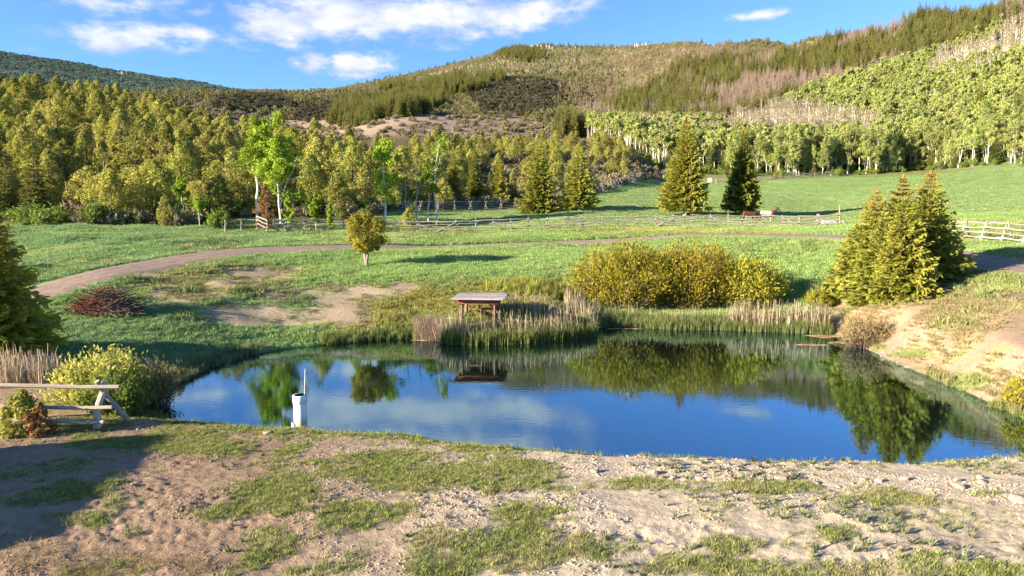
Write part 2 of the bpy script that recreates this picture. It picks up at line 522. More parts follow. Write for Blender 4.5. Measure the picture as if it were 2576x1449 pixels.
ground_mat(); water_mat()
leaf_mat('spruce_needles', (0.1502, 0.1906, 0.0347), (0.3927, 0.387, 0.0693), (0.3581, 0.3119, 0.052), 0.35, 0.5)
leaf_mat('spruce_top', (0.28, 0.19, 0.04), (0.50, 0.29, 0.08), (0.4, 0.25, 0.06), 0.35, 0.3)
leaf_mat('juniper_leaves', (0.1854, 0.1916, 0.0556), (0.4328, 0.3833, 0.1051), (0.3709, 0.3709, 0.0742), 0.32, 0.7)
leaf_mat('juniper_lone', (0.19, 0.175, 0.03), (0.43, 0.375, 0.058), (0.36, 0.31, 0.05), 0.35, 0.2)
leaf_mat('rust_needles', (0.19, 0.11, 0.045), (0.30, 0.17, 0.07), (0.22, 0.14, 0.06), 0.2, 0.3)
leaf_mat('dead_needles', (0.24, 0.17, 0.12), (0.36, 0.27, 0.21), (0.30, 0.24, 0.16), 0.2, 0.5)
leaf_mat('belt_needles', (0.0952, 0.1288, 0.0381), (0.2296, 0.2408, 0.0616), (0.2352, 0.2072, 0.056), 0.3, 0.6)
leaf_mat('aspen_leaves', (0.2125, 0.2869, 0.0638), (0.425, 0.4675, 0.1381), (0.4462, 0.4144, 0.1806), 0.45, 0.55)
leaf_mat('aspen_bright', (0.175, 0.2704, 0.0239), (0.3499, 0.4374, 0.0556), (0.2942, 0.3657, 0.0477), 0.45, 0.3)
leaf_mat('aspen_buds', (0.265, 0.2282, 0.1104), (0.3827, 0.3165, 0.1914), (0.3386, 0.265, 0.1693), 0.4, 0.6)
leaf_mat('willow_leaves', (0.24, 0.23, 0.02), (0.50, 0.42, 0.05), (0.38, 0.31, 0.04), 0.42, 0.2)
leaf_mat('willow_orange', (0.25, 0.21, 0.02), (0.50, 0.405, 0.05), (0.40, 0.31, 0.04), 0.42, 0.2)
leaf_mat('willow_green', (0.20, 0.21, 0.022), (0.44, 0.40, 0.055), (0.33, 0.31, 0.045), 0.42, 0.2)
leaf_mat('dry_shrub', (0.24, 0.19, 0.07), (0.37, 0.29, 0.12), (0.28, 0.22, 0.10), 0.3, 0.4)
leaf_mat('sage_leaves', (0.176, 0.164, 0.088), (0.304, 0.272, 0.168), (0.248, 0.2, 0.12), 0.25, 0.8)
leaf_mat('scrub_leaves', (0.125, 0.14, 0.05), (0.25, 0.245, 0.095), (0.29, 0.25, 0.135), 0.25, 0.8)
leaf_mat('blue_scrub', (0.0607, 0.1215, 0.1147), (0.135, 0.216, 0.1688), (0.216, 0.243, 0.1755), 0.2, 0.8)
leaf_mat('leafy_green', (0.104, 0.168, 0.024), (0.232, 0.304, 0.064), (0.208, 0.256, 0.056), 0.4, 0.4)
leaf_mat('twigs', (0.12, 0.088, 0.068), (0.264, 0.208, 0.168), (0.208, 0.152, 0.12), 0.0, 0.5)
leaf_mat('twigs_red', (0.12, 0.052, 0.032), (0.288, 0.136, 0.08), (0.224, 0.104, 0.064), 0.0, 0.2)
leaf_mat('mountain_leaves', (0.225, 0.24, 0.095), (0.36, 0.36, 0.165), (0.33, 0.30, 0.16), 0.35, 0.6)
leaf_mat('spruce_sunlit', (0.19, 0.215, 0.035), (0.45, 0.42, 0.07), (0.36, 0.33, 0.05), 0.42, 0.1)  # left spruce only: needles brightened, sunlight put into their colour
leaf_mat('dark_shade_scrub', (0.045, 0.055, 0.030), (0.115, 0.11, 0.06), (0.15, 0.125, 0.085), 0.15, 0.7)  # dark shrubs, leaf colour deepened for shade on slopes facing away
leaf_mat('broad_leaves', (0.21, 0.2415, 0.0473), (0.441, 0.441, 0.0945), (0.462, 0.4095, 0.105), 0.4, 0.6)
inst_mat('grass'); inst_mat('reeds', 0.35)
wood_mat('conifer_bark', (0.13, 0.085, 0.06), (0.30, 0.21, 0.15), (9, 9, 2))
wood_mat('pale_bark', (0.27, 0.2175, 0.18), (0.4125, 0.3375, 0.2775), (9, 9, 2))
wood_mat('fence_wood', (0.222, 0.186, 0.1534), (0.4308, 0.372, 0.3133), (1.5, 14, 14))
wood_mat('fence_pale', (0.29, 0.245, 0.20), (0.52, 0.45, 0.375), (1.5, 14, 14))
wood_mat('fence_grey', (0.165, 0.15, 0.135), (0.3375, 0.3, 0.2625), (1.5, 14, 14))
wood_mat('roof_board', (0.27, 0.2325, 0.2175), (0.465, 0.405, 0.375), (1.2, 20, 20))
wood_mat('red_board', (0.225, 0.0413, 0.03), (0.39, 0.1275, 0.09), (1.5, 14, 10))
wood_mat('brown_post', (0.1275, 0.0713, 0.045), (0.315, 0.195, 0.1275), (14, 14, 1.5))
wood_mat('barn_board', (0.20, 0.15, 0.11), (0.36, 0.28, 0.22), (8, 8, 1.0))


def aspen_bark():
    def f(n, p):
        tc = n.new('ShaderNodeTexCoord').outputs['Object']
        k = n.noise(n.scaled(tc, (3.0, 3.0, 9.0)), 1.0, 3, 0.6)
        col = n.mix(n.step(k, 0.60, 0.66), (0.60, 0.56, 0.48), (0.10, 0.085, 0.07))
        n.put(p.inputs['Base Color'], col)
    return principled('aspen_bark', f, 0.8, 0.2)


aspen_bark()
plain('dead_bark', (0.336, 0.264, 0.208), 0.85, 0.2, 0.3)
plain('rock', (0.3744, 0.2886, 0.2262), 0.9, 0.2, 0.3, 9.0)
plain('cliff_rock', (0.3588, 0.2574, 0.1872), 0.9, 0.1, 0.4, 0.15)
plain('pipe_rim', (0.7055, 0.714, 0.731), 0.4, 0.4, 0.06)
plain('grey_metal', (0.62, 0.60, 0.58), 0.35, 0.5, 0.1)
plain('horse_brown', (0.096, 0.033, 0.018), 0.6, 0.3, 0.2)
plain('horse_bay', (0.26, 0.13, 0.08), 0.6, 0.3, 0.2)
plain('horse_white', (0.297, 0.261, 0.234), 0.7, 0.3, 0.12)
plain('horse_mane', (0.03, 0.02, 0.015), 0.7, 0.2, 0.2)
plain('algae_mat', (0.315, 0.2025, 0.0975), 0.9, 0.1, 0.45, 3.0)
plain('white_paint', (0.68, 0.663, 0.612), 0.6, 0.3, 0.1)
plain('trough_metal', (0.35, 0.36, 0.37), 0.45, 0.5, 0.2)


def pipe_mat():
    def f(n, p):
        tc = n.new('ShaderNodeTexCoord').outputs['Object']
        sp = n.new('ShaderNodeSeparateXYZ'); n.put(sp.inputs[0], tc)
        w = n.m('ADD', sp.outputs[2], n.m('MULTIPLY', n.m('SUBTRACT', n.noise(tc, 6.0, 4, 0.6), 0.5), 0.22))
        col = n.mix(n.step(w, 0.08, 0.17), (0.19, 0.15, 0.07), (0.62, 0.50, 0.38))   # mud and algae marks from the water
        col = n.mix(n.step(w, 0.25, 0.52), col, (0.83, 0.83, 0.84))
        n.put(p.inputs['Base Color'], col)
    return principled('pipe_plastic', f, 0.45, 0.4)


pipe_mat()


def road_mat():
    def f(n, p):
        tc = n.new('ShaderNodeTexCoord').outputs['Object']
        a = n.new('ShaderNodeAttribute', attribute_name='across').outputs['Fac']
        k = n.noise(tc, 2.2, 6, 0.62)
        k2 = n.noise(tc, 22.0, 4, 0.6)
        tracks = n.m('SINE', n.m('MULTIPLY', a, 12.5))
        v = n.m('ADD', n.m('ADD', k, n.m('MULTIPLY', k2, 0.5)), n.m('MULTIPLY', tracks, 0.07))
        col = n.mix(n.step(v, 0.45, 1.0), (0.1971, 0.1424, 0.1058), (0.3139, 0.2299, 0.1788))
        n.put(p.inputs['Base Color'], col)
        n.put(p.inputs['Normal'], bump(n, v, 0.5, 0.05))
    return principled('road_dirt', f, 0.95, 0.1)


road_mat()

# ------------------------------------------------------------------ object helpers
COL = sc.collection


def link(name, me, mats=None, parent=None):
    o = bpy.data.objects.new(name, me)
    COL.objects.link(o)
    if parent is not None: o.parent = parent
    return o


def tag(o, label=None, cat=None, group=None, kind=None):
    if label: o['label'] = label
    if cat: o['category'] = cat
    if group: o['group'] = group
    if kind: o['kind'] = kind
    return o


def empty(name, loc=(0, 0, 0), rz=0.0, scale=1.0):
    o = bpy.data.objects.new(name, None)
    COL.objects.link(o)
    o.location = loc
    o.rotation_euler = (0, 0, rz)
    o.scale = (scale, scale, scale)
    return o


class MB:
    """collects polygons with a material slot and a tint, then makes one mesh"""
    def __init__(s):
        s.v, s.f, s.mi, s.tint, s.n = [], [], [], [], 0

    def add(s, verts, faces, mat=0, tint=0.5):
        verts = np.asarray(verts, float).reshape(-1, 3)
        faces = np.asarray(faces, int)
        s.v.append(verts)
        s.f.append(faces + s.n)
        s.mi.append(np.full(len(faces), mat))
        t = np.asarray(tint, float)
        s.tint.append(np.full(len(verts), float(t)) if t.ndim == 0 else t)
        s.n += len(verts)

    def merge(s, o, mat_off=0):
        for v, f, mi, t in zip(o.v, o.f, o.mi, o.tint):
            s.v.append(v); s.f.append(f + s.n - 0 if False else f + s.n); s.mi.append(mi + mat_off); s.tint.append(t)
        s.n += o.n

    def mesh(s, name, mats, smooth=False):
        V = np.concatenate(s.v)
        loops = np.concatenate([f.ravel() for f in s.f])
        tot = np.concatenate([np.full(len(f), f.shape[1]) for f in s.f])
        start = np.concatenate([[0], np.cumsum(tot)[:-1]])
        me = bpy.data.meshes.new(name)
        me.vertices.add(len(V)); me.vertices.foreach_set('co', V.ravel().astype(np.float32))
        me.loops.add(len(loops)); me.loops.foreach_set('vertex_index', loops.astype(np.int32))
        me.polygons.add(len(tot))
        me.polygons.foreach_set('loop_start', start.astype(np.int32))
        me.polygons.foreach_set('loop_total', tot.astype(np.int32))
        me.polygons.foreach_set('material_index', np.concatenate(s.mi).astype(np.int32))
        me.polygons.foreach_set('use_smooth', np.full(len(tot), smooth))
        a = me.attributes.new('tint', 'FLOAT', 'POINT')
        a.data.foreach_set('value', np.concatenate(s.tint).astype(np.float32))
        for m in mats: me.materials.append(MATS[m])
        me.update(calc_edges=True)
        return me

    def tube(s, pts, rads, seg=6, mat=0, tint=0.5, cap=True):
        pts = np.asarray(pts, float); rads = np.asarray(rads, float)
        k = len(pts)
        d = np.gradient(pts, axis=0)
        d /= np.linalg.norm(d, axis=1)[:, None] + 1e-9
        ref = np.array([0, 0, 1.0]) if abs(d[:, 2]).mean() < 0.8 else np.array([1.0, 0, 0])
        a = np.cross(d, ref); a /= np.linalg.norm(a, axis=1)[:, None] + 1e-9
        b = np.cross(d, a)
        th = np.linspace(0, 2 * math.pi, seg, endpoint=False)
        ring = pts[:, None, :] + rads[:, None, None] * (np.cos(th)[None, :, None] * a[:, None, :] + np.sin(th)[None, :, None] * b[:, None, :])
        V = ring.reshape(-1, 3)
        i = np.arange(k - 1)[:, None] * seg; j = np.arange(seg)[None, :]; j2 = (j + 1) % seg
        F = np.stack([i + j, i + j2, i + seg + j2, i + seg + j], -1).reshape(-1, 4)
        s.add(V, F, mat, tint)
        if cap:
            s.add(ring[0], [list(range(seg))], mat, tint)
            s.add(ring[-1], [list(range(seg))[::-1]], mat, tint)

    def box(s, cx, cy, cz, sx, sy, sz, mat=0, tint=0.5, jit=0.0):
        x, y, z = sx / 2, sy / 2, sz / 2
        v = np.array([(-x, -y, -z), (x, -y, -z), (x, y, -z), (-x, y, -z), (-x, -y, z), (x, -y, z), (x, y, z), (-x, y, z)]) + (cx, cy, cz)
        if jit: v += NR.normal(0, jit, v.shape)
        s.add(v, [(3, 2, 1, 0), (4, 5, 6, 7), (0, 1, 5, 4), (1, 2, 6, 5), (2, 3, 7, 6), (3, 0, 4, 7)], mat, tint)

    def leaves(s, c, d, up, length, width, mat=0, tint=0.5):
        """diamond leaves: centre, axis, side reference, sizes (arrays)"""
        c = np.asarray(c, float); d = np.asarray(d, float)
        d = d / (np.linalg.norm(d, axis=1)[:, None] + 1e-9)
        sd = np.cross(d, up); sd /= np.linalg.norm(sd, axis=1)[:, None] + 1e-9
        L = np.broadcast_to(np.asarray(length, float), len(c))[:, None]
        W = np.broadcast_to(np.asarray(width, float), len(c))[:, None]
        V = np.stack([c, c + d * L * .55 + sd * W * .5, c + d * L, c + d * L * .45 - sd * W * .5], 1).reshape(-1, 3)
        F = np.arange(len(c) * 4).reshape(-1, 4)
        t = np.broadcast_to(np.asarray(tint, float), len(c))
        s.add(V, F, mat, np.repeat(t, 4))


def rnd_dirs(n, rng):
    v = rng.normal(size=(n, 3))
    return v / np.linalg.norm(v, axis=1)[:, None]


# ---- scattering: one point cloud, its plants drawn by a node group
PROTO = {}


def proto_collection(key, meshes):
    c = bpy.data.collections.new('proto_' + key)
    for i, me in enumerate(meshes):
        o = bpy.data.objects.new('proto_%s_%03d' % (key, i), me)
        c.objects.link(o)
    PROTO[key] = (c, len(meshes))
    return c


def scatter(name, key, pts, rot, scl, col, label, cat, kind='stuff', idx=None, parent=None):
    c, cnt = PROTO[key]
    pts = np.asarray(pts, float)
    n = len(pts)
    if n == 0: return None
    me = bpy.data.meshes.new(name)
    me.vertices.add(n)
    me.vertices.foreach_set('co', pts.ravel().astype(np.float32))

    def attr(nm, ty, data, field):
        a = me.attributes.new(nm, ty, 'POINT')
        a.data.foreach_set(field, np.asarray(data).ravel())
    attr('rot', 'FLOAT_VECTOR', np.asarray(rot, np.float32), 'vector')
    attr('scl', 'FLOAT_VECTOR', np.asarray(scl, np.float32), 'vector')
    if col is None: col = np.ones((n, 3))
    attr('col', 'FLOAT_COLOR', np.concatenate([col, np.ones((n, 1))], 1).astype(np.float32), 'color')
    if idx is None: idx = NR.integers(0, cnt, n)
    attr('idx', 'INT', np.asarray(idx, np.int32), 'value')
    o = link(name, me, parent=parent)
    g = bpy.data.node_groups.new('scatter_' + name, 'GeometryNodeTree')
    g.interface.new_socket('Geometry', in_out='INPUT', socket_type='NodeSocketGeometry')
    g.interface.new_socket('Geometry', in_out='OUTPUT', socket_type='NodeSocketGeometry')
    nd = g.nodes
    gi, go = nd.new('NodeGroupInput'), nd.new('NodeGroupOutput')
    ci = nd.new('GeometryNodeCollectionInfo')
    ci.inputs['Collection'].default_value = c
    ci.inputs['Separate Children'].default_value = True
    ci.inputs['Reset Children'].default_value = True
    ip = nd.new('GeometryNodeInstanceOnPoints')
    ip.inputs['Pick Instance'].default_value = True

    def named(nm, ty):
        a = nd.new('GeometryNodeInputNamedAttribute')
        a.data_type = ty
        a.inputs['Name'].default_value = nm
        return a.outputs['Attribute']
    lk = g.links.new
    lk(gi.outputs[0], ip.inputs['Points'])
    lk(ci.outputs[0], ip.inputs['Instance'])
    lk(named('idx', 'INT'), ip.inputs['Instance Index'])
    lk(named('rot', 'FLOAT_VECTOR'), ip.inputs['Rotation'])
    lk(named('scl', 'FLOAT_VECTOR'), ip.inputs['Scale'])
    lk(ip.outputs[0], go.inputs[0])
    md = o.modifiers.new('scatter', 'NODES')
    md.node_group = g
    tag(o, label, cat if parent is None else None, None, kind)
    return o


# ------------------------------------------------------------------ land cover
def ell(px, py, items):
    m = np.full(np.shape(px), -9.0)
    for (a, b, rx, ry) in items:
        m = np.maximum(m, 1 - np.sqrt(((px - a) / rx) ** 2 + ((py - b) / ry) ** 2))
    return m


GRASS_NEAR = [(700, 1235, 130, 75), (560, 1285, 120, 28), (660, 1370, 90, 60), (930, 1295, 140, 42), (1150, 1370, 120, 60), (1340, 1305, 130, 45),
              (1290, 1385, 150, 60), (1700, 1425, 220, 48), (1520, 1385, 120, 40), (2050, 1440, 330, 38), (2420, 1440, 260, 26), (275, 1245, 50, 45),
              (960, 1175, 200, 40), (1180, 1205, 220, 36), (1560, 1215, 150, 22), (1900, 1225, 150, 18), (2250, 1250, 110, 18), (2480, 1240, 60, 16),
              (1290, 1180, 120, 30), (520, 1130, 220, 30), (1840, 1370, 90, 30), (2330, 1400, 60, 18), (1080, 1440, 90, 25), (2110, 1340, 40, 20),
              (250, 1112, 190, 26), (140, 1245, 190, 34), (180, 1300, 90, 22), (230, 1070, 190, 26), (420, 1095, 140, 28), (330, 1340, 30, 16)]
DIRT_FAR = [(500, 712, 180, 38), (760, 742, 190, 30), (660, 785, 170, 30), (880, 735, 110, 26), (610, 690, 120, 18), (860, 790, 110, 24), (395, 690, 70, 14)]


SHADE_HILL = [(1300, 248, 150, 48), (800, 292, 80, 38), (650, 262, 120, 22)]  # zones of dark shrubs where slope shade is put into the colours


def cover(x, y, z):
    px, py = project(x, y, z)
    Y = np.maximum(y, 2)
    n_a, n_b, n_c = fbm(x, y, 0.8, 4, 0.6), fbm(x + 90, y, 2.7, 4, 0.6), fbm(x, y + 70, 14, 4)
    sd = np.full(x.shape, 50.0)
    sel = (y > 10) & (y < 46)
    if sel.any(): sd[sel] = shore_dist(x[sel], y[sel])
    g = np.ones(x.shape)
    # foreground dam
    fg = 1 - sstep(Y, 20, 22.5)
    e = ell(px, py, GRASS_NEAR) + np.where(px > 1500, -0.08, 0.10)
    strip = np.where(px < 1250, 1.3 - sd / 1.3, 0.9 - sd / 0.75) * 0.9
    e = np.maximum(e, np.minimum(strip, 1.0))
    gf = sstep(e + (n_a - 0.5) * 2.3 + (n_b - 0.5) * 0.9, -0.10, 0.75)
    sparse = sstep(n_a * .6 + n_b * .4, 0.50, 0.66) * np.where(px > 1450, 0.22, 0.55)
    gf = np.maximum(gf, sparse)
    gf = np.where((px < -60) | (px > 2640), np.clip(0.4 + (n_b - .5) * 3, 0, 1), gf)
    gf = np.where(y < 7.5, 0.4, gf)
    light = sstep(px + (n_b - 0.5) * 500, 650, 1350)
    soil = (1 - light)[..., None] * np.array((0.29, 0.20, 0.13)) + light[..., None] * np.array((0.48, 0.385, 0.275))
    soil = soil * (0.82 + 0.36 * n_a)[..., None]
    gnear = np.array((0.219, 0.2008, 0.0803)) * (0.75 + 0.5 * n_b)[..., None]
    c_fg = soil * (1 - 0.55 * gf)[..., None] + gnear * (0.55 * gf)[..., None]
    # far bank and meadow
    gm = np.ones(x.shape)
    df = ell(px, py, DIRT_FAR)
    gm = 1 - sstep(df + .12 + (n_b - 0.5) * 2.4 + (n_a - .5) * 2.6, -0.25, 0.75) * 0.85
    rb = sstep(px, 2060, 2120) * (1 - sstep(Y, 37, 41)) * sstep(px - 2060 + (860 - py) * 0.3, 0, 60)
    topgr = ell(px, py, [(2520, 712, 160, 34), (2330, 640, 120, 40), (2050, 690, 60, 70)])
    shg = ell(px, py, [(2450, 960, 90, 28), (2200, 870, 40, 14), (2520, 1030, 60, 20), (2300, 890, 80, 12)])
    rbg = sstep(np.maximum(topgr, shg) + (n_a - 0.5) * 1.2 + (n_b - .5) * 0.5, -0.05, 0.4)
    rbg = np.maximum(rbg, sstep(n_a * 0.6 + n_b * 0.4, 0.50, 0.62) * 0.62)
    gm = gm * (1 - rb) + rbg * rb
    dry = sstep(ell(px, py, [(1180, 760, 300, 60), (1330, 735, 330, 40), (980, 800, 180, 50), (1500, 700, 60, 60)]) + (n_b - .5) * 0.8, -0.2, 0.5)
    dry = np.maximum(dry, sstep(ell(px, py, [(1700, 585, 340, 12), (520, 705, 330, 70)]) + (n_b - .5), 0, 0.6) * 0.7)
    lush = np.array((0.225, 0.315, 0.105)); drycol = np.array((0.2628, 0.2482, 0.073)); cool = np.array((0.195, 0.285, 0.115))
    cl = sstep(900 - px, 0, 350)
    gcol = lush * (1 - cl)[..., None] + cool * cl[..., None]
    gcol = gcol * (1 - dry)[..., None] + drycol * dry[..., None]
    rbk = (sstep(px, 2080, 2140) * (1 - sstep(Y, 33, 38)))[..., None] * 0.8
    gcol = gcol * (1 - rbk) + np.array((0.235, 0.245, 0.09)) * rbk
    pal = sstep(n_c * .6 + n_b * .4 + (fbm(x + 7, y, 6.0, 3) - .5) * .8, .45, .72)[..., None] * 0.55
    gcol = gcol * (1 - pal) + np.array((0.29, 0.315, 0.115)) * pal
    gcol = gcol * (0.66 + 0.34 * n_c + 0.34 * n_b)[..., None]
    dirt = np.array((0.345, 0.25, 0.185)) * (0.85 + 0.3 * n_a)[..., None]
    dirt = np.where((px > 2060)[..., None], dirt * np.array((1.02, 0.96, 0.86)), dirt)
    c_m = dirt * (1 - gm)[..., None] + gcol * gm[..., None]
    # hills
    def A(*c): return np.array(c)
    H = np.broadcast_to(A(0.1241, 0.0949, 0.0474), (*x.shape, 3)).copy()      # wood floor

    def blend(mask, c):
        H[...] = H * (1 - mask[..., None]) + A(*c) * mask[..., None]
    nz = fbm(x, y, 40, 4)
    fld = sstep(px, 1440, 1500) * (1 - sstep(Y + (px < 1700) * (1700 - px) * 0.12 + (nz - .5) * 14, 178, 200))
    fld = np.maximum(fld, (1 - sstep(Y, 98, 108)) * sstep(px, 880, 960))
    blend(sstep(px, 1480, 1560) * sstep(Y, 180, 200), (0.1752, 0.1788, 0.0621))
    blend(sstep(Y, 250, 290) * (1 - sstep(px, 1420, 1500)), (0.2701, 0.2008, 0.146))
    blend(sstep(Y, 420, 470) * (1 - sstep(px, 1470, 1560)), (0.1679, 0.1314, 0.0839))
    blend(sstep(Y, 690, 800) * sstep(px, 660, 800) * (1 - sstep(px, 1750, 1900)), (0.3066, 0.2482, 0.146))
    blend(sstep(Y, 640, 800) * (1 - sstep(px, 600, 700)), (0.1095, 0.1387, 0.1095))
    blend(sstep(Y, 400, 500) * sstep(px, 1480, 1600) * (1 - sstep(Y, 620, 800)), (0.1752, 0.1496, 0.0693))
    dk = sstep(ell(px, py, SHADE_HILL) + (nz - .5) * .8, -.05, .3) * sstep(Y, 400, 450)
    blend(dk * .8, (0.135, 0.11, 0.085))  # ground colour darkened here too for the slope shade
    H *= (0.75 + 0.5 * nz)[..., None]
    fpal = sstep(fbm(x + 7, y * 2.2, 16.0, 4), .45, .65)[..., None] * 0.4
    fc = A(0.235, 0.32, 0.125) * (0.8 + 0.2 * n_c + 0.2 * n_b)[..., None]
    fc = fc * (1 - fpal) + A(0.24, 0.28, 0.11) * fpal
    H = H * (1 - fld[..., None]) + fc * fld[..., None]
    wh = sstep(Y + (n_b - .5) * 4, np.where(px < 600, 66, 73), np.where(px < 600, 72, 79))
    c = c_m * (1 - wh[..., None]) + H * wh[..., None]
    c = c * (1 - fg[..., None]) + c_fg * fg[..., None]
    g = gf * fg + (1 - fg) * (gm * (1 - wh) + fld * wh)
    bed = sstep(-sd, 0.0, 0.25)
    c = c * (1 - bed[..., None]) + A(0.16, 0.12, 0.07) * bed[..., None]
    wet = (1 - sstep(np.abs(sd), 0.0, 0.22)) * 0.45 * (sd > 0)
    c = c * (1 - wet[..., None])
    g = g * (sd > 0.05)
    return c, g, dry, px, py, sd


def build_terrain():
    tf = np.linspace(-0.86, 0.86, 480)
    side = np.array([0.92, 1.0, 1.1, 1.25, 1.5, 2.0, 3.0, 5.0])
    ts = np.concatenate([-side[::-1], tf, side])
    y1 = np.arange(7.4, 20.0, 0.05)
    y2 = [20.0]
    while y2[-1] < 90: y2.append(y2[-1] * 1.0065)
    while y2[-1] < 3400: y2.append(y2[-1] * 1.018)
    ys = np.concatenate([[-400, -150, -60, -25, -10, -2, 2, 5, 6.5], y1, y2])
    Yg, Tg = np.meshgrid(ys, ts, indexing='ij')
    W = np.where(Yg >= 6.5, Yg, 6.5 + (6.5 - Yg))
    X = Tg * W
    Z = ground_z(X.ravel(), Yg.ravel()).reshape(X.shape)
    c, g, *_ = cover(X.ravel(), Yg.ravel(), Z.ravel())
    nr, nc = X.shape
    i = np.arange(nr - 1)[:, None] * nc; j = np.arange(nc - 1)[None, :]
    F = np.stack([i + j, i + j + 1, i + nc + j + 1, i + nc + j], -1).reshape(-1, 4)
    b = MB()
    b.add(np.stack([X, Yg, Z], -1).reshape(-1, 3), F)
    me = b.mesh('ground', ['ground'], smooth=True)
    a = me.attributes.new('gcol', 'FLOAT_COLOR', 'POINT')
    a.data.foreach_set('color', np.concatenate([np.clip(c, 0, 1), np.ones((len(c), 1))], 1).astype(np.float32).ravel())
    o = link('ground', me)
    tag(o, 'rolling ground of bare soil, meadow and wooded hillsides', 'ground', None, 'structure')


build_terrain()


def build_water():
    x0, x1 = SHORE[:, 0].min() - 1, SHORE[:, 0].max() + 1
    y0, y1 = SHORE[:, 1].min() - 1, SHORE[:, 1].max() + 1
    nx, ny = 40, 40
    gx, gy = np.meshgrid(np.linspace(x0, x1, nx), np.linspace(y0, y1, ny))
    V = np.stack([gx, gy, np.zeros_like(gx)], -1).reshape(-1, 3)
    i = np.arange(ny - 1)[:, None] * nx; j = np.arange(nx - 1)[None, :]
    F = np.stack([i + j, i + j + 1, i + nx + j + 1, i + nx + j], -1).reshape(-1, 4)
    c = V[F].mean(1)
    F = F[shore_dist(c[:, 0], c[:, 1]) < 2.0]
    b = MB(); b.add(V, F)
    tag(link('pond_water', b.mesh('pond_water', ['pond_water'], True)), 'still blue pond reflecting sky and trees', 'water', None, 'structure')


build_water()


def build_road():
    L = smooth_line(ROADL, 400)
    d = np.gradient(L, axis=0); d /= np.linalg.norm(d, axis=1)[:, None]
    nrm = np.stack([-d[:, 1], d[:, 0]], 1)
    ac = np.linspace(-1, 1, 13)
    wd = 1.75 + (fbm(L[:, 0], L[:, 1], 2.5, 3) - .5) * 1.1
    wd2 = 1.75 + (fbm(L[:, 0] + 50, L[:, 1], 2.5, 3) - .5) * 1.1
    off = np.where(ac[None, :] < 0, ac[None, :] * wd[:, None], ac[None, :] * wd2[:, None])
    X = L[:, 0:1] + nrm[:, 0:1] * off; Yv = L[:, 1:2] + nrm[:, 1:2] * off
    Z = ground_z(X.ravel(), Yv.ravel()).reshape(X.shape)
    Z = Z + 0.05 * (1 - np.abs(ac) ** 6)[None, :] - 0.02 * (np.abs(ac) > 0.99)[None, :] - 0.02
    Z += 0.02
    nr, nc = X.shape
    i = np.arange(nr - 1)[:, None] * nc; j = np.arange(nc - 1)[None, :]
    F = np.stack([i + j, i + j + 1, i + nc + j + 1, i + nc + j], -1).reshape(-1, 4)
    b = MB(); b.add(np.stack([X, Yv, Z], -1).reshape(-1, 3), F)
    me = b.mesh('dirt_road', ['road_dirt'], True)
    a = me.attributes.new('across', 'FLOAT', 'POINT')
    a.data.foreach_set('value', np.broadcast_to(ac, X.shape).ravel().astype(np.float32))
    tag(link('dirt_road', me), 'curving dirt road through the meadow', 'road', None, 'structure')


build_road()

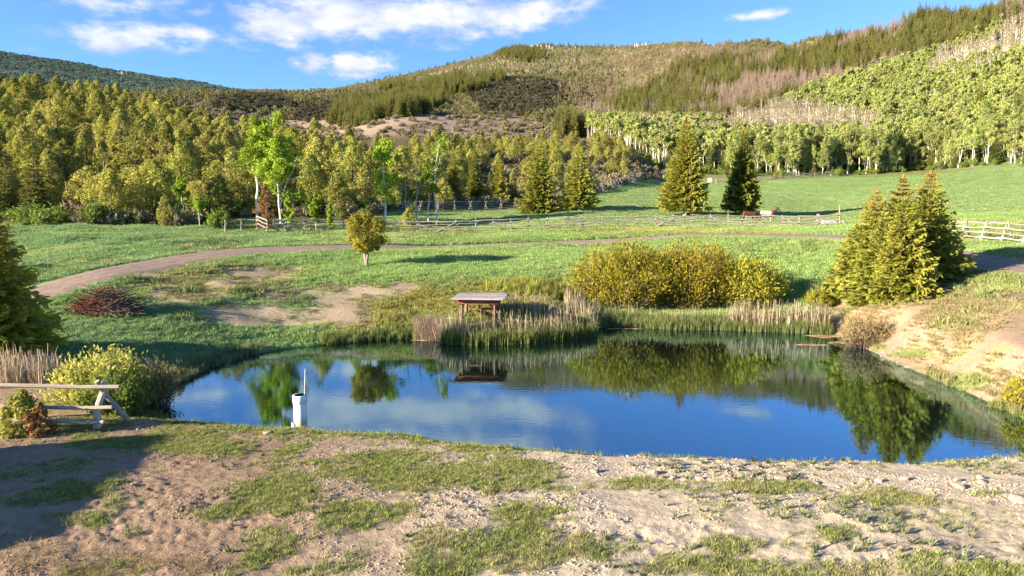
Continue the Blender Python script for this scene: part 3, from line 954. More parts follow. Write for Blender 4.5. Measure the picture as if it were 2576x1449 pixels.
# ------------------------------------------------------------------ plant builders (each returns trunk part, crown part)
def spruce_parts(h, r, seed, dens=1.0, base=0.06, top_rust=0.0, irregular=0.18, spray=1.0, droop=0.25):
    g = np.random.default_rng(seed)
    tr, cr = MB(), MB()
    k = 7
    zz = np.linspace(-0.1, h * 0.97, k)
    lean = g.normal(0, 0.012, 2)
    pts = np.stack([lean[0] * zz + g.normal(0, 0.004 * h, k), lean[1] * zz + g.normal(0, 0.004 * h, k), zz], 1)
    tr.tube(pts, np.linspace(0.022 * h + 0.03, 0.006, k), 7)
    levels = int((h * 4.6 + 8) * min(1, dens + .2))
    C, D, U, L, W, T, M = [], [], [], [], [], [], []
    side_f = 1 + irregular * np.sin(np.linspace(0, 2 * math.pi, 24, endpoint=False) * 2 + g.uniform(0, 6)) + g.normal(0, irregular * .6, 24)
    for li in range(levels):
        f = (li + g.uniform(-.3, .3)) / levels
        f = min(max(f, 0), 0.995)
        z = h * (base + (1 - base) * f)
        nb = int((6 + 7 * (1 - f)) * dens) + 2
        prof = (1 - f) ** 0.85 * (1 - 0.35 * max(0, 0.10 - f) / 0.10)
        a0 = g.uniform(0, 6.28)
        for bi in range(nb):
            a = a0 + bi * 2 * math.pi / nb + g.normal(0, .2)
            ln = r * prof * side_f[int(a / 6.2832 * 24) % 24] * g.uniform(.68, 1.10) + 0.05 * r
            if ln < 0.04: continue
            dirh = np.array([math.cos(a), math.sin(a), 0])
            sidev = np.array([-math.sin(a), math.cos(a), 0])
            rise = (0.55 - 1.0 * (1 - f)) * 0.5 + g.normal(0, .06)
            if ln > 0.35 * r and bi % 3 == 0:
                p = [np.array([lean[0] * z, lean[1] * z, z]), np.array([0, 0, z + rise * ln * .4]) + dirh * ln * .5, np.array([0, 0, z + rise * ln * .7]) + dirh * ln * .9]
                cr.tube(p, [0.010 * ln + .008, 0.007 * ln + .004, .003], 3, 1, .3, cap=False)
            ns = max(4, int((5 + 6 * ln / max(r, .1)) * dens))
            ss = (np.arange(ns) + g.uniform(0, 1, ns)) / ns
            ss = 0.18 + 0.82 * ss
            tb = g.uniform(0.15, 0.85)
            for s_ in ss:
                cz = z + ln * (rise * s_ - droop * math.sin(s_ * 2.6) * .35 + 0.10 * s_ ** 3)
                c0 = np.array([lean[0] * z, lean[1] * z, cz]) + dirh * ln * s_ * 0.92
                for sg in (-1, 1):
                    tw = ln * (0.34 * (1 - s_) + 0.12) * g.uniform(.7, 1.25) * spray
                    dv = dirh * g.uniform(.6, 1.0) + sidev * sg * g.uniform(.3, .9) * (1 - .5 * s_) + np.array([0, 0, g.normal(-.12, .16)])
                    C.append(c0); D.append(dv); L.append(tw + .05)
                    U.append(dirh * .95 + np.array([0, 0, .55]) + g.normal(0, .38, 3)); W.append((0.28 * tw + .035))
                    T.append(np.clip(tb + g.normal(0, .18), 0, 1)); M.append(2 if (top_rust and f > 1 - top_rust * g.uniform(.5, 1.5) and g.random() < .75) else 0)
                if g.random() < .35:
                    C.append(c0); D.append(dirh * .5 + np.array([0, 0, -.8]) + g.normal(0, .2, 3)); L.append(.16 * ln + .05)
                    U.append(sidev); W.append(.08 * ln + .03); T.append(tb * .8); M.append(0)
    for q in range(6):
        C.append(np.array([lean[0] * h, lean[1] * h, h * .93])); D.append(np.array([g.normal(0, .12), g.normal(0, .12), 1])); L.append(.09 * h)
        U.append(rnd_dirs(1, g)[0]); W.append(.012 * h + .02); T.append(.8); M.append(2 if top_rust else 0)
    C, D, U, L, W, T, M = map(np.array, (C, D, U, L, W, T, M))
    for mm in np.unique(M):
        q = M == mm
        cr.leaves(C[q], D[q], U[q], L[q], W[q], int(mm), T[q])
    return tr, cr


def clump_crown(cr, centers, rad, per, g, size, aspect=0.55, mat=0, up=0.5, tint=None):
    """leaf clumps round given centres"""
    n = len(centers)
    rad = np.broadcast_to(rad, n)
    tb = g.uniform(0.1, 0.9, n) if tint is None else tint
    c = np.repeat(centers, per, 0); rr = np.repeat(rad, per)[:, None]
    d = rnd_dirs(n * per, g)
    p = c + d * rr * g.uniform(.35, 1.0, (n * per, 1))
    nv = d + np.array([0, 0, up * .5]) + g.normal(0, .45, d.shape)
    dv = np.cross(nv, rnd_dirs(n * per, g))
    ln = size * g.uniform(.6, 1.4, n * per)
    cr.leaves(p - dv / (np.linalg.norm(dv, axis=1)[:, None] + 1e-9) * ln[:, None] * .5, dv, nv, ln, ln * aspect, mat, np.clip(np.repeat(tb, per) + g.normal(0, .15, n * per), 0, 1))


def juniper_parts(h, r, seed, shape='cone', clumps=110, per=34, size=0.16, trunk_h=0.12, mat=0):
    g = np.random.default_rng(seed)
    tr, cr = MB(), MB()
    bz = trunk_h * h
    k = 5
    zz = np.linspace(-.1, h * .8, k)
    tr.tube(np.stack([np.cumsum(g.normal(0, .03, k)), np.cumsum(g.normal(0, .03, k)), zz], 1), np.linspace(.035 * h, .008 * h, k), 6)
    f = g.uniform(0, 1, clumps) ** (0.9 if shape != 'round' else 1.0)
    a = g.uniform(0, 6.2832, clumps)
    if shape == 'cone': prof = (1 - f) ** 0.6 * (0.62 + 1.1 * np.minimum(f, .35))
    elif shape == 'round': prof = np.sqrt(np.maximum(0.02, 1 - (2 * f - 1) ** 2))
    else: prof = (1 - f ** 2.2) ** .8 * (0.5 + 1.6 * np.minimum(f, .3))
    lob = 1 + .22 * np.sin(a * 3 + g.uniform(0, 6) + f * 5) + .12 * np.sin(a * 5 + f * 9)
    rho = r * prof * lob * (0.55 + .45 * g.uniform(0, 1, clumps) ** .5)
    z = bz + (h * 0.96 - bz) * f
    cc = np.stack([rho * np.cos(a), rho * np.sin(a), z], 1)
    crad = r * g.uniform(.20, .36, clumps) * (0.55 + .55 * prof)
    clump_crown(cr, cc, crad, per, g, size, .5, mat, .55)
    for q in range(0, clumps, 6):
        cr.tube([(0, 0, z[q] * .75), cc[q]], [.014 * h * .5, .004], 3, 1, .3, cap=False)
    return tr, cr


def aspen_parts(h, seed, leaf=1.0, lean=0.03, limbs=12, size=0.20, crown0=0.42, width=0.17, fork=False, per=26, trunk_r=0.012):
    g = np.random.default_rng(seed)
    tr, cr = MB(), MB()
    k = 9
    zz = np.linspace(-.1, h * .96, k)
    bx = np.cumsum(g.normal(0, .011 * h, k)) + lean * zz * g.choice([-1, 1]); by = np.cumsum(g.normal(0, .008 * h, k))
    pts = np.stack([bx - bx[0], by - by[0], zz], 1)
    tr.tube(pts, np.linspace(trunk_r * h, .002 * h + .008, k) ** 1.0, 7)
    ends = []

    def branch(p0, d, ln, rad, depth):
        d = d / np.linalg.norm(d)
        n = 4
        p = [p0]
        for q in range(n):
            d = d + g.normal(0, .20, 3) + np.array([0, 0, .10])
            d /= np.linalg.norm(d)
            p.append(p[-1] + d * ln / n)
        tr.tube(p, np.linspace(rad, rad * .3, n + 1), 4 if depth else 5, 0, .5, cap=False)
        ends.extend(p[2:])
        if depth < 2:
            for q in range(3 if depth == 0 else 2):
                s = g.integers(1, n + 1)
                dd = d + g.normal(0, .6, 3)
                branch(p[s], dd, ln * .55, rad * .5, depth + 1)
    if fork:
        z0 = .18 * h
        p0 = np.array([np.interp(z0, zz, pts[:, 0]), np.interp(z0, zz, pts[:, 1]), z0])
        branch(p0, np.array([g.choice([-1, 1]) * .45, g.normal(0, .2), 1]), h * .6, trunk_r * h * .7, 0)
    for i in range(limbs):
        f = crown0 + (0.97 - crown0) * (i + g.uniform(0, 1)) / limbs
        z = h * f
        p0 = np.array([np.interp(z, zz, pts[:, 0]), np.interp(z, zz, pts[:, 1]), z])
        a = i * 2.4 + g.normal(0, .4)
        ln = h * width * (1.25 - .85 * (f - crown0) / (1 - crown0)) * g.uniform(.7, 1.2)
        branch(p0, np.array([math.cos(a), math.sin(a), g.uniform(.35, .9)]), ln, trunk_r * h * .32 * (1.15 - f), 0)
    ends = np.array(ends + [pts[-1], pts[-2]])
    if leaf > 0:
        keep = ends[g.random(len(ends)) < min(1, leaf)]
        clump_crown(cr, keep, h * .048 * g.uniform(.7, 1.5, len(keep)), per, g, size, .85, 0, .1)
    return tr, cr


def shrub_parts(h, r, seed, stems=140, per=16, size=0.10, aspect=.35, spread=1.0, flat=1.0, leaf_from=.3, stem_r=.012):
    g = np.random.default_rng(seed)
    tr, cr = MB(), MB()
    C, D, T = [], [], []
    for i in range(stems):
        a = g.uniform(0, 6.2832); q = math.sqrt(g.random())
        lump = 1 + .16 * math.sin(3 * a + seed) * q + .10 * math.sin(7 * a * q + seed * 2)
        top = np.array([math.cos(a) * r * q * spread * lump, math.sin(a) * r * q * spread * flat * lump, h * math.sqrt(max(.04, 1 - (q * .93) ** 2)) * g.uniform(.70, 1.08) * (.9 + .14 * lump)])
        b0 = np.array([math.cos(a) * r * q * .55, math.sin(a) * r * q * .55 * flat, -.05])
        mid = (b0 + top) / 2 + np.array([0, 0, h * .10]) + g.normal(0, .06 * h, 3)
        p = np.array([b0, mid, top])
        tr.tube(p, [stem_r * h ** .5, stem_r * .6 * h ** .5, .004], 3, 0, g.uniform(.2, .8), cap=False)
        tb = g.uniform(.1, .9)
        s = g.uniform(leaf_from, 1.05, per)
        pp = ((1 - s) ** 2)[:, None] * b0 + (2 * s * (1 - s))[:, None] * mid + (s ** 2)[:, None] * top
        C.append(pp + g.normal(0, .05 * h, pp.shape)); D.append((top - b0)[None] / np.linalg.norm(top - b0) + g.normal(0, .55, pp.shape))
        T.append(np.clip(tb + g.normal(0, .2, per), 0, 1))
    C, D, T = np.concatenate(C), np.concatenate(D), np.concatenate(T)
    ln = size * g.uniform(.6, 1.5, len(C))
    out = C * (1, 1 / max(flat, .3), .6) / np.array([r, r, h]) + g.normal(0, .45, C.shape)
    cr.leaves(C, D, out, ln, ln * aspect, 0, T)
    return tr, cr


def two_meshes(name, parts, bark, leaf_mats):
    t, c = parts
    return t.mesh(name + '_trunk', [bark]), c.mesh(name + '_crown', leaf_mats)


def one_mesh(name, parts, bark, leaf_mats):
    t, c = parts
    b = MB()
    b.merge(c)
    b.merge(t, len(leaf_mats))
    return b.mesh(name, leaf_mats + [bark])


KINDS = {}


def kind(key, parts_list, bark, leaf_mats):
    """prototype meshes of a plant kind, both as parts and as one piece"""
    KINDS[key] = [two_meshes('%s_%02d' % (key, i), p, bark, leaf_mats) for i, p in enumerate(parts_list)]
    proto_collection(key, [one_mesh('%s_whole_%02d' % (key, i), p, bark, leaf_mats) for i, p in enumerate(parts_list)])


def far_kind(key, parts_list, bark, leaf_mats):
    ms = [one_mesh('%s_whole_%02d' % (key, i), p, bark, leaf_mats) for i, p in enumerate(parts_list)]
    KINDS[key] = ms
    proto_collection(key, ms)


kind('juniper', [juniper_parts(6.6, 2.2, 1, 'cone', 130, 38, .25), juniper_parts(6.4, 1.9, 2, 'cone', 120, 38, .24), juniper_parts(5.4, 2.3, 3, 'dome', 130, 38, .25),
                 juniper_parts(7.2, 2.0, 4, 'dome', 140, 38, .24), juniper_parts(4.4, 2.1, 5, 'round', 110, 38, .23, .06), juniper_parts(7.6, 2.1, 6, 'cone', 150, 38, .25)],
     'conifer_bark', ['juniper_leaves', 'conifer_bark'])
kind('broadleaf', [juniper_parts(6.0, 2.1, 81, 'dome', 90, 34, .26, .16), juniper_parts(5.0, 2.0, 82, 'round', 80, 34, .26, .14), juniper_parts(7.0, 2.2, 83, 'dome', 110, 34, .26, .18)], 'conifer_bark', ['broad_leaves', 'conifer_bark'])
kind('fir', [spruce_parts(8, 1.9, 21, .62, .05, spray=1.35), spruce_parts(9, 1.9, 22, .62, .05, spray=1.35), spruce_parts(7, 1.9, 23, .62, .04, spray=1.4)],
     'conifer_bark', ['belt_needles', 'conifer_bark'])
kind('aspen', [aspen_parts(11, 31, .75, size=.28, crown0=.36, per=9, trunk_r=.0115), aspen_parts(12, 32, .65, size=.28, crown0=.42, per=9, trunk_r=.0115), aspen_parts(10, 33, .75, size=.28, crown0=.32, per=9, fork=True, trunk_r=.012),
               aspen_parts(12, 34, .55, .05, size=.28, crown0=.45, per=9, trunk_r=.0115), aspen_parts(9, 35, .9, size=.28, crown0=.22, per=9, trunk_r=.012)], 'aspen_bark', ['aspen_leaves'])
kind('aspen_bud', [aspen_parts(11, 41, .5, size=.18, crown0=.45, per=7, trunk_r=.016), aspen_parts(12, 42, .4, size=.18, crown0=.5, per=7, trunk_r=.016), aspen_parts(10, 43, .5, size=.18, crown0=.45, per=7, trunk_r=.016)], 'aspen_bark', ['aspen_buds'])
far_kind('belt_spruce', [spruce_parts(13, 3.3, 51, .36, .03, spray=1.7, irregular=.1), spruce_parts(11, 3.0, 52, .36, .03, spray=1.7, irregular=.1), spruce_parts(14, 3.2, 53, .36, .05, spray=1.7)], 'conifer_bark', ['belt_needles', 'conifer_bark'])
far_kind('dead_spruce', [spruce_parts(13, 2.5, 55, .26, .1, spray=1.4), spruce_parts(12, 2.2, 56, .24, .12, spray=1.4)], 'dead_bark', ['dead_needles', 'dead_bark'])
far_kind('far_aspen', [aspen_parts(10, 61, .6, limbs=7, size=.50, crown0=.5, per=4, trunk_r=.0145), aspen_parts(11, 62, .5, limbs=7, size=.50, crown0=.55, per=4, trunk_r=.0145), aspen_parts(9, 63, .7, limbs=7, size=.50, crown0=.45, per=4, trunk_r=.0145)], 'aspen_bark', ['aspen_leaves'])
far_kind('far_bud', [aspen_parts(10, 64, .2, limbs=6, size=.36, crown0=.55, per=3, trunk_r=.017), aspen_parts(11, 65, .14, limbs=5, size=.36, crown0=.6, per=3, trunk_r=.017)], 'aspen_bark', ['aspen_buds'])
far_kind('mountain_bud', [aspen_parts(10, 68, .4, limbs=6, size=.6, crown0=.3, per=4, trunk_r=.016), aspen_parts(11, 69, .4, limbs=6, size=.6, crown0=.35, per=4, trunk_r=.016)], 'dead_bark', ['aspen_buds'])
far_kind('mountain_aspen', [aspen_parts(10, 66, .8, limbs=7, size=.75, crown0=.35, per=5), aspen_parts(11, 67, .7, limbs=7, size=.75, crown0=.4, per=5)], 'dead_bark', ['mountain_leaves'])
far_kind('scrub', [juniper_parts(2.2, 1.3, 71, 'round', 26, 16, .34, .02), juniper_parts(3.0, 1.3, 72, 'dome', 28, 16, .36, .02)], 'conifer_bark', ['scrub_leaves', 'conifer_bark'])
far_kind('dark_bush', [juniper_parts(2.4, 1.5, 78, 'round', 26, 16, .36, .02), juniper_parts(2.0, 1.6, 79, 'round', 26, 16, .36, .02)], 'conifer_bark', ['dark_shade_scrub', 'conifer_bark'])
far_kind('sage', [shrub_parts(1.1, .9, 73, 40, 9, .26, .5), shrub_parts(.9, .9, 74, 40, 9, .26, .5)], 'twigs', ['sage_leaves'])
far_kind('blue_bush', [juniper_parts(5.0, 4.0, 75, 'round', 18, 12, 1.4, .0)], 'conifer_bark', ['blue_scrub', 'conifer_bark'])
far_kind('undergrowth', [shrub_parts(1.3, 1.0, 76, 45, 12, .22, .6), shrub_parts(1.8, 1.0, 77, 45, 12, .22, .6)], 'twigs', ['leafy_green'])


def thing_tree(name, key, var, loc, rz, s, label, cat='tree', group=None, crown='crown', trunk='trunk'):
    me_t, me_c = KINDS[key][var]
    e = empty(name, loc, rz, s)
    e.scale = (s * NR.uniform(.82, 1.22), s * NR.uniform(.82, 1.22), s * NR.uniform(.85, 1.15))
    e.rotation_euler = (NR.normal(0, .035), NR.normal(0, .035), rz)
    link(trunk, me_t, parent=e)
    link(crown, me_c, parent=e)
    return tag(e, label, cat, group)


# ------------------------------------------------------------------ named trees
def hero(name, parts, bark, leaf, px, Y, label, cat='tree', rz=0.0, sink=0.05, x=None, crown='crown', trunk='trunk'):
    me_t, me_c = two_meshes(name, parts, bark, leaf)
    x = x_at(px, Y) if x is None else x
    e = empty(name, (x, Y, gz(x, Y) - sink), rz)
    link(trunk, me_t, parent=e)
    link(crown, me_c, parent=e)
    return tag(e, label, cat)


SN = ['spruce_needles', 'conifer_bark', 'spruce_top']
hero('spruce_tree', spruce_parts(12.0, 2.75, 101, 1.2, .10, .10), 'pale_bark', SN, 1720, 84, 'tall olive spruce with bare pale trunk behind the rail fence, tallest in the meadow')
hero('spruce_tree', spruce_parts(10.7, 3.1, 102, 1.2, .11, .05), 'pale_bark', SN, 1862, 88, 'broad spruce behind the horses casting a long shadow across the meadow')
hero('spruce_tree', spruce_parts(9.4, 2.6, 103, .95, .03), 'conifer_bark', SN, 1355, 88, 'dense dark spruce skirted to the ground at the meadow edge, left of its pair')
hero('spruce_tree', spruce_parts(8.7, 2.6, 104, .80, .10), 'pale_bark', SN, 1455, 88, 'loose-limbed spruce with short leaning trunk, right of the pair at the meadow edge')
# clump on the right bank
hero('spruce_tree', spruce_parts(5.4, 2.05, 111, 1.3, .02, .20, spray=.85), 'conifer_bark', SN, 2200, 36.5, 'rust-topped spruce at the left of the bank clump')
hero('spruce_tree', spruce_parts(5.6, 1.95, 112, 1.3, .02, .22, spray=.85), 'conifer_bark', SN, 2268, 36.2, 'rust-topped spruce in the middle of the bank clump')
hero('spruce_tree', spruce_parts(5.4, 2.1, 113, 1.3, .03, .14, spray=.85), 'conifer_bark', SN, 2328, 37.0, 'spruce with the thin brown leader at the right of the bank clump')
hero('spruce_tree', spruce_parts(5.0, 2.0, 114, 1.3, .01, spray=.85), 'conifer_bark', SN, 2275, 33.4, 'lowest spruce at the front of the bank clump, its skirt down the dirt slope')
hero('spruce_tree', spruce_parts(3.9, 1.6, 115, 1.3, .02, .08, spray=.85), 'conifer_bark', SN, 2150, 37.3, 'small spruce at the outer left foot of the bank clump')
hero('spruce_tree', spruce_parts(4.4, 2.0, 117, 1.3, .02, spray=.85), 'conifer_bark', SN, 2225, 34.8, 'dense green spruce filling the front left of the bank clump')
hero('spruce_tree', spruce_parts(4.6, 2.1, 118, 1.3, .02, spray=.85), 'conifer_bark', SN, 2330, 35.2, 'spreading green spruce at the front right of the bank clump')
hero('spruce_tree', spruce_parts(6.0, 2.15, 116, 1.3, .04, .36, spray=.85), 'conifer_bark', ['spruce_sunlit', 'conifer_bark', 'spruce_top'], 2, 23.6, 'spruce with orange tip cut by the left edge of the picture', x=-18.2)
# lone clipped juniper
jt, jc = juniper_parts(3.42, 1.17, 121, 'round', 130, 95, .13, .31)
jt = MB()
jt.tube([(0.02, 0, -.1), (0.0, 0, .35), (-.10, .02, .8), (-.16, .05, 1.6)], [.13, .11, .075, .04], 7)
jt.tube([(0.02, 0, .25), (.10, -.02, .75), (.16, 0, 1.7)], [.09, .075, .035], 6)
hero('juniper_tree', (jt, jc), 'pale_bark', ['juniper_lone', 'conifer_bark'], 920, 43, 'lone round-headed juniper on two pale stems in the meadow')
# willow thicket at the far shore
WX = 39.2
for (px, Y, h, r, sd_, mat, lab) in [(1580, 38.6, 3.15, 3.0, 131, 'willow_leaves', 'yellow-green willow bush at the left of the thicket on the far shore'),
                                     (1740, 39.2, 3.45, 3.3, 132, 'willow_orange', 'tall orange-tinged willow bush in the middle of the thicket'),
                                     (1880, 38.6, 2.6, 2.3, 133, 'willow_green', 'low greener willow bush at the right end of the thicket')]:
    hero('willow_bush', shrub_parts(h, r, sd_, 520, 46, .16, .36, flat=.75, leaf_from=.08), 'twigs', [mat], px, Y, lab, 'bush', crown='foliage', trunk='stems')
hero('bush', shrub_parts(1.0, .75, 134, 120, 26, .11, .4), 'twigs', ['willow_green'], 2068, 37, 'small green bush between the reeds and the dirt bank', 'bush', crown='foliage', trunk='stems')
hero('shrub', shrub_parts(1.55, 1.15, 135, 260, 16, .09, .22, leaf_from=.3), 'twigs', ['dry_shrub'], 2185, 30.2, 'tan twiggy shrub at the foot of the dirt bank', 'bush', crown='foliage', trunk='stems')
hero('shrub', shrub_parts(.9, .55, 136, 120, 18, .09, .3), 'twigs', ['willow_leaves'], 2600, 19.9, 'yellow shrub cut by the right edge of the picture', 'bush', crown='foliage', trunk='stems')
# shrubs behind the near fence
hero('shrub', shrub_parts(1.55, 1.25, 141, 240, 30, .11, .45, leaf_from=.15), 'twigs', ['broad_leaves'], 225, 19.2, 'leafy yellow-green shrub behind the near fence at the pond corner', 'bush', crown='foliage', trunk='stems', x=-11.7)
hero('shrub', shrub_parts(1.55, .85, 142, 160, 20, .10, .3), 'twigs', ['dry_shrub'], 330, 20.2, 'thin olive shrub hanging over the pond corner', 'bush', crown='foliage', trunk='stems', x=-10.9)
hero('shrub', shrub_parts(1.15, .9, 143, 150, 30, .10, .4), 'twigs', ['leafy_green'], 330, 18.2, 'low green shrub under the lower fence rails', 'bush', crown='foliage', trunk='stems', x=-10.8)
t_, c_ = juniper_parts(1.15, .55, 144, 'cone', 90, 34, .085, .02)
hero('young_juniper', (t_, c_), 'conifer_bark', ['juniper_leaves', 'conifer_bark'], 75, 16.0, 'small green juniper growing through the near fence', 'tree', x=-11.75)
t_, c_ = juniper_parts(.85, .38, 145, 'cone', 60, 30, .08, .02)
hero('dead_juniper', (t_, c_), 'conifer_bark', ['rust_needles', 'conifer_bark'], 110, 15.85, 'rust-brown dead juniper against the near fence', 'tree', x=-11.25)

# aspens and saplings along the left fence
AB = ['aspen_bright']
for (px, Y, h, sd_, leaf, lab, kw) in [
        (650, 71, 10.3, 151, .75, 'leaning white aspen with bare lower limbs at the left meadow edge', dict(lean=.05, crown0=.45, trunk_r=.017)),
        (708, 69, 10.2, 152, 1.0, 'bright green aspen forking low beside the leaning aspen', dict(crown0=.22, fork=True, trunk_r=.012)),
        (970, 74, 8.6, 153, .6, 'white aspen with spreading lower limbs behind the lone juniper', dict(crown0=.25, width=.2, trunk_r=.014)),
        (1022, 75, 7.4, 154, 0, 'bare tan-branched aspen, left of the leafless trio', dict(crown0=.3, width=.2)),
        (1050, 76, 7.8, 155, 0, 'bare pale aspen in the middle of the leafless trio', dict(crown0=.35, width=.18)),
        (1098, 77, 9.3, 156, .12, 'tall white aspen with bare forked crown beside the leafless pair', dict(crown0=.5, width=.17, trunk_r=.013)),
        (1078, 78, 6.6, 157, .3, 'slim white aspen just left of the tall bare-crowned aspen', dict(crown0=.45)),
        (470, 68, 4.8, 158, .8, 'slim aspen sapling with a pale stem at the dark wood edge', dict(crown0=.5, width=.14)),
        (505, 66, 3.0, 159, .5, 'short crooked aspen sapling beside the dark hollow', dict(crown0=.45, width=.14)),
        (795, 66, 3.5, 160, 1.0, 'small bright green sapling behind the rail fence corner', dict(crown0=.15, width=.16)),
        (828, 65, 2.4, 161, .8, 'thin leafy sapling leaning over the fence', dict(crown0=.1, width=.12)),
        (725, 66, 3.0, 162, 1.0, 'low leafy sapling under the bright green aspen', dict(crown0=.2, width=.2))]:
    parts = aspen_parts(h, sd_, leaf, size=.20 if h > 5 else .16, per=20 if h > 5 else 16, limbs=14 if h > 5 else 10, **kw)
    if leaf == 0:
        parts[1].merge(MB())
        g_ = np.random.default_rng(sd_)
        clump_crown(parts[1], parts[0].v[0].reshape(-1, 3)[-14:], .25, 6, g_, .12, .2)
    hero('aspen_tree', parts, 'aspen_bark' if leaf else 'dead_bark', AB if leaf else ['dead_needles'], px, Y, lab)
t_, c_ = juniper_parts(4.6, 1.0, 165, 'dome', 110, 34, .15, .05)
hero('juniper_tree', (t_, c_), 'conifer_bark', ['rust_needles', 'conifer_bark'], 672, 66.5, 'half-dead brown juniper at the foot of the leaning aspen')
t_, c_ = juniper_parts(5.6, 1.35, 166, 'dome', 150, 36, .16, .05)
hero('juniper_tree', (t_, c_), 'conifer_bark', ['rust_needles', 'conifer_bark'], 385, 84, 'rust-brown juniper standing out in the olive wood')
t_, c_ = juniper_parts(3.4, .95, 167, 'cone', 120, 34, .13, .05)
hero('juniper_tree', (t_, c_), 'conifer_bark', ['juniper_leaves', 'conifer_bark'], 420, 67, 'small sunlit juniper standing forward of the left wood')
t_, c_ = juniper_parts(2.4, .9, 168, 'cone', 100, 30, .13, .05)
hero('juniper_tree', (t_, c_), 'conifer_bark', ['juniper_leaves', 'conifer_bark'], 1028, 71, 'small sunlit juniper in front of the bare aspens')
hero('fir_tree', spruce_parts(9.5, 2.0, 169, .8, .04), 'conifer_bark', ['spruce_needles', 'conifer_bark', 'spruce_top'], 1140, 118, 'tall narrow spruce rising over the centre wood')
hero('fir_tree', spruce_parts(10.0, 2.1, 170, .8, .04), 'conifer_bark', ['spruce_needles', 'conifer_bark', 'spruce_top'], 1195, 122, 'olive spruce beside the tall narrow one in the centre wood')
hero('fir_tree', spruce_parts(8.0, 2.3, 171, .8, .04), 'conifer_bark', ['spruce_needles', 'conifer_bark', 'spruce_top'], 1255, 116, 'broad dark spruce at the right of the centre wood')
for (px, Y, h, sd_, lab) in [(2440, 250, 17, 172, 'big dark spruce high among the right-hand aspens'), (2545, 235, 14, 173, 'olive spruce at the right edge among the aspens'),
                             (2140, 205, 12, 174, 'olive spruce standing in the aspen front above the far fence'), (2255, 222, 11, 175, 'pointed spruce between two aspen clumps'),
                             (2330, 200, 7, 176, 'short dark spruce under the aspen front'), (2050, 198, 5.5, 177, 'short dark spruce at the field corner'),
                             (2180, 196, 5.5, 178, 'dark low spruce behind the aspen trunks, right of the far fence end'), (1945, 190, 5, 179, 'small dark spruce beside the broad meadow spruce')]:
    hero('spruce_tree', spruce_parts(h, h * .19, sd_, .62, .05, spray=1.3), 'conifer_bark', SN, px, Y, lab)

# ------------------------------------------------------------------ woods
def ys_area(n, a, b):
    return np.sqrt(NR.uniform(a * a, b * b, n))


def tcol(px):
    return (px - CX) / FOC / (CP + 0.07 * SP)


def place(n, px0, px1, Y0, Y1, gap=0.0):
    t = NR.uniform(tcol(px0), tcol(px1), n)
    Y = ys_area(n, Y0, Y1)
    x = t * Y
    if gap > 0:
        keep, cells = [], {}
        for i in range(n):
            g_ = gap * (1 + 0.0015 * Y[i])
            cx, cy = int(x[i] // gap), int(Y[i] // gap)
            ok = True
            for a in (-2, -1, 0, 1, 2):
                for b in (-2, -1, 0, 1, 2):
                    for j in cells.get((cx + a, cy + b), ()):
                        if (x[i] - x[j]) ** 2 + (Y[i] - Y[j]) ** 2 < g_ * g_: ok = False
            if ok:
                keep.append(i); cells.setdefault((cx, cy), []).append(i)
        x, Y = x[keep], Y[keep]
    z = ground_z(x, Y)
    px, py = project(x, Y, z)
    return x, Y, z, px, py


def rots(n):
    r = np.zeros((n, 3)); r[:, 2] = NR.uniform(0, 6.2832, n)
    r[:, 0] = NR.normal(0, .03, n); r[:, 1] = NR.normal(0, .03, n)
    return r


def iso(s): return np.stack([s, s, s], 1)


# --- left and centre wood: junipers, pinyons and a few firs
x, Y, z, px, py = place(4200, -160, 1600, 70, 250, 2.9)
lo = np.interp(px, [-160, 560, 620, 930, 960, 1150, 1200, 1480, 1500, 1600], [70, 72, 79, 82, 88, 106, 112, 116, 128, 165])
hi = np.interp(px, [-160, 450, 560, 760, 1000, 1130, 1600], [245, 235, 215, 180, 165, 215, 240])
thin = np.interp(px, [-160, 760, 900, 1150, 1250, 1600], [1, 1, .85, .62, .5, .42])
ok = (Y > lo) & (Y < hi) & (NR.random(len(x)) < thin) & ~((np.abs(px - 500) < 45) & (Y < 84))
x, Y, z, px, py = (a[ok] for a in (x, Y, z, px, py))
order = np.argsort(Y)
WOODCUT = [90, 230, 340, 430, 560, 690, 860, 1000, 1110, 1230, 1340, 1460]
WOODSPOT = ['at the left picture edge', 'above the left spruce', 'left of the rust-brown juniper', 'around the rust-brown juniper', 'above the aspen saplings', 'left of the leaning aspen',
            'right of the bright aspens', 'behind the lone juniper', 'behind the bare aspens', 'below the narrow spruce', 'left of the meadow pair', 'behind the meadow pair', 'above the diagonal fence']


def lo_of(p):
    return float(np.interp(p, [-160, 560, 620, 930, 960, 1150, 1200, 1480, 1500, 1600], [70, 72, 79, 82, 88, 106, 112, 116, 128, 165]))


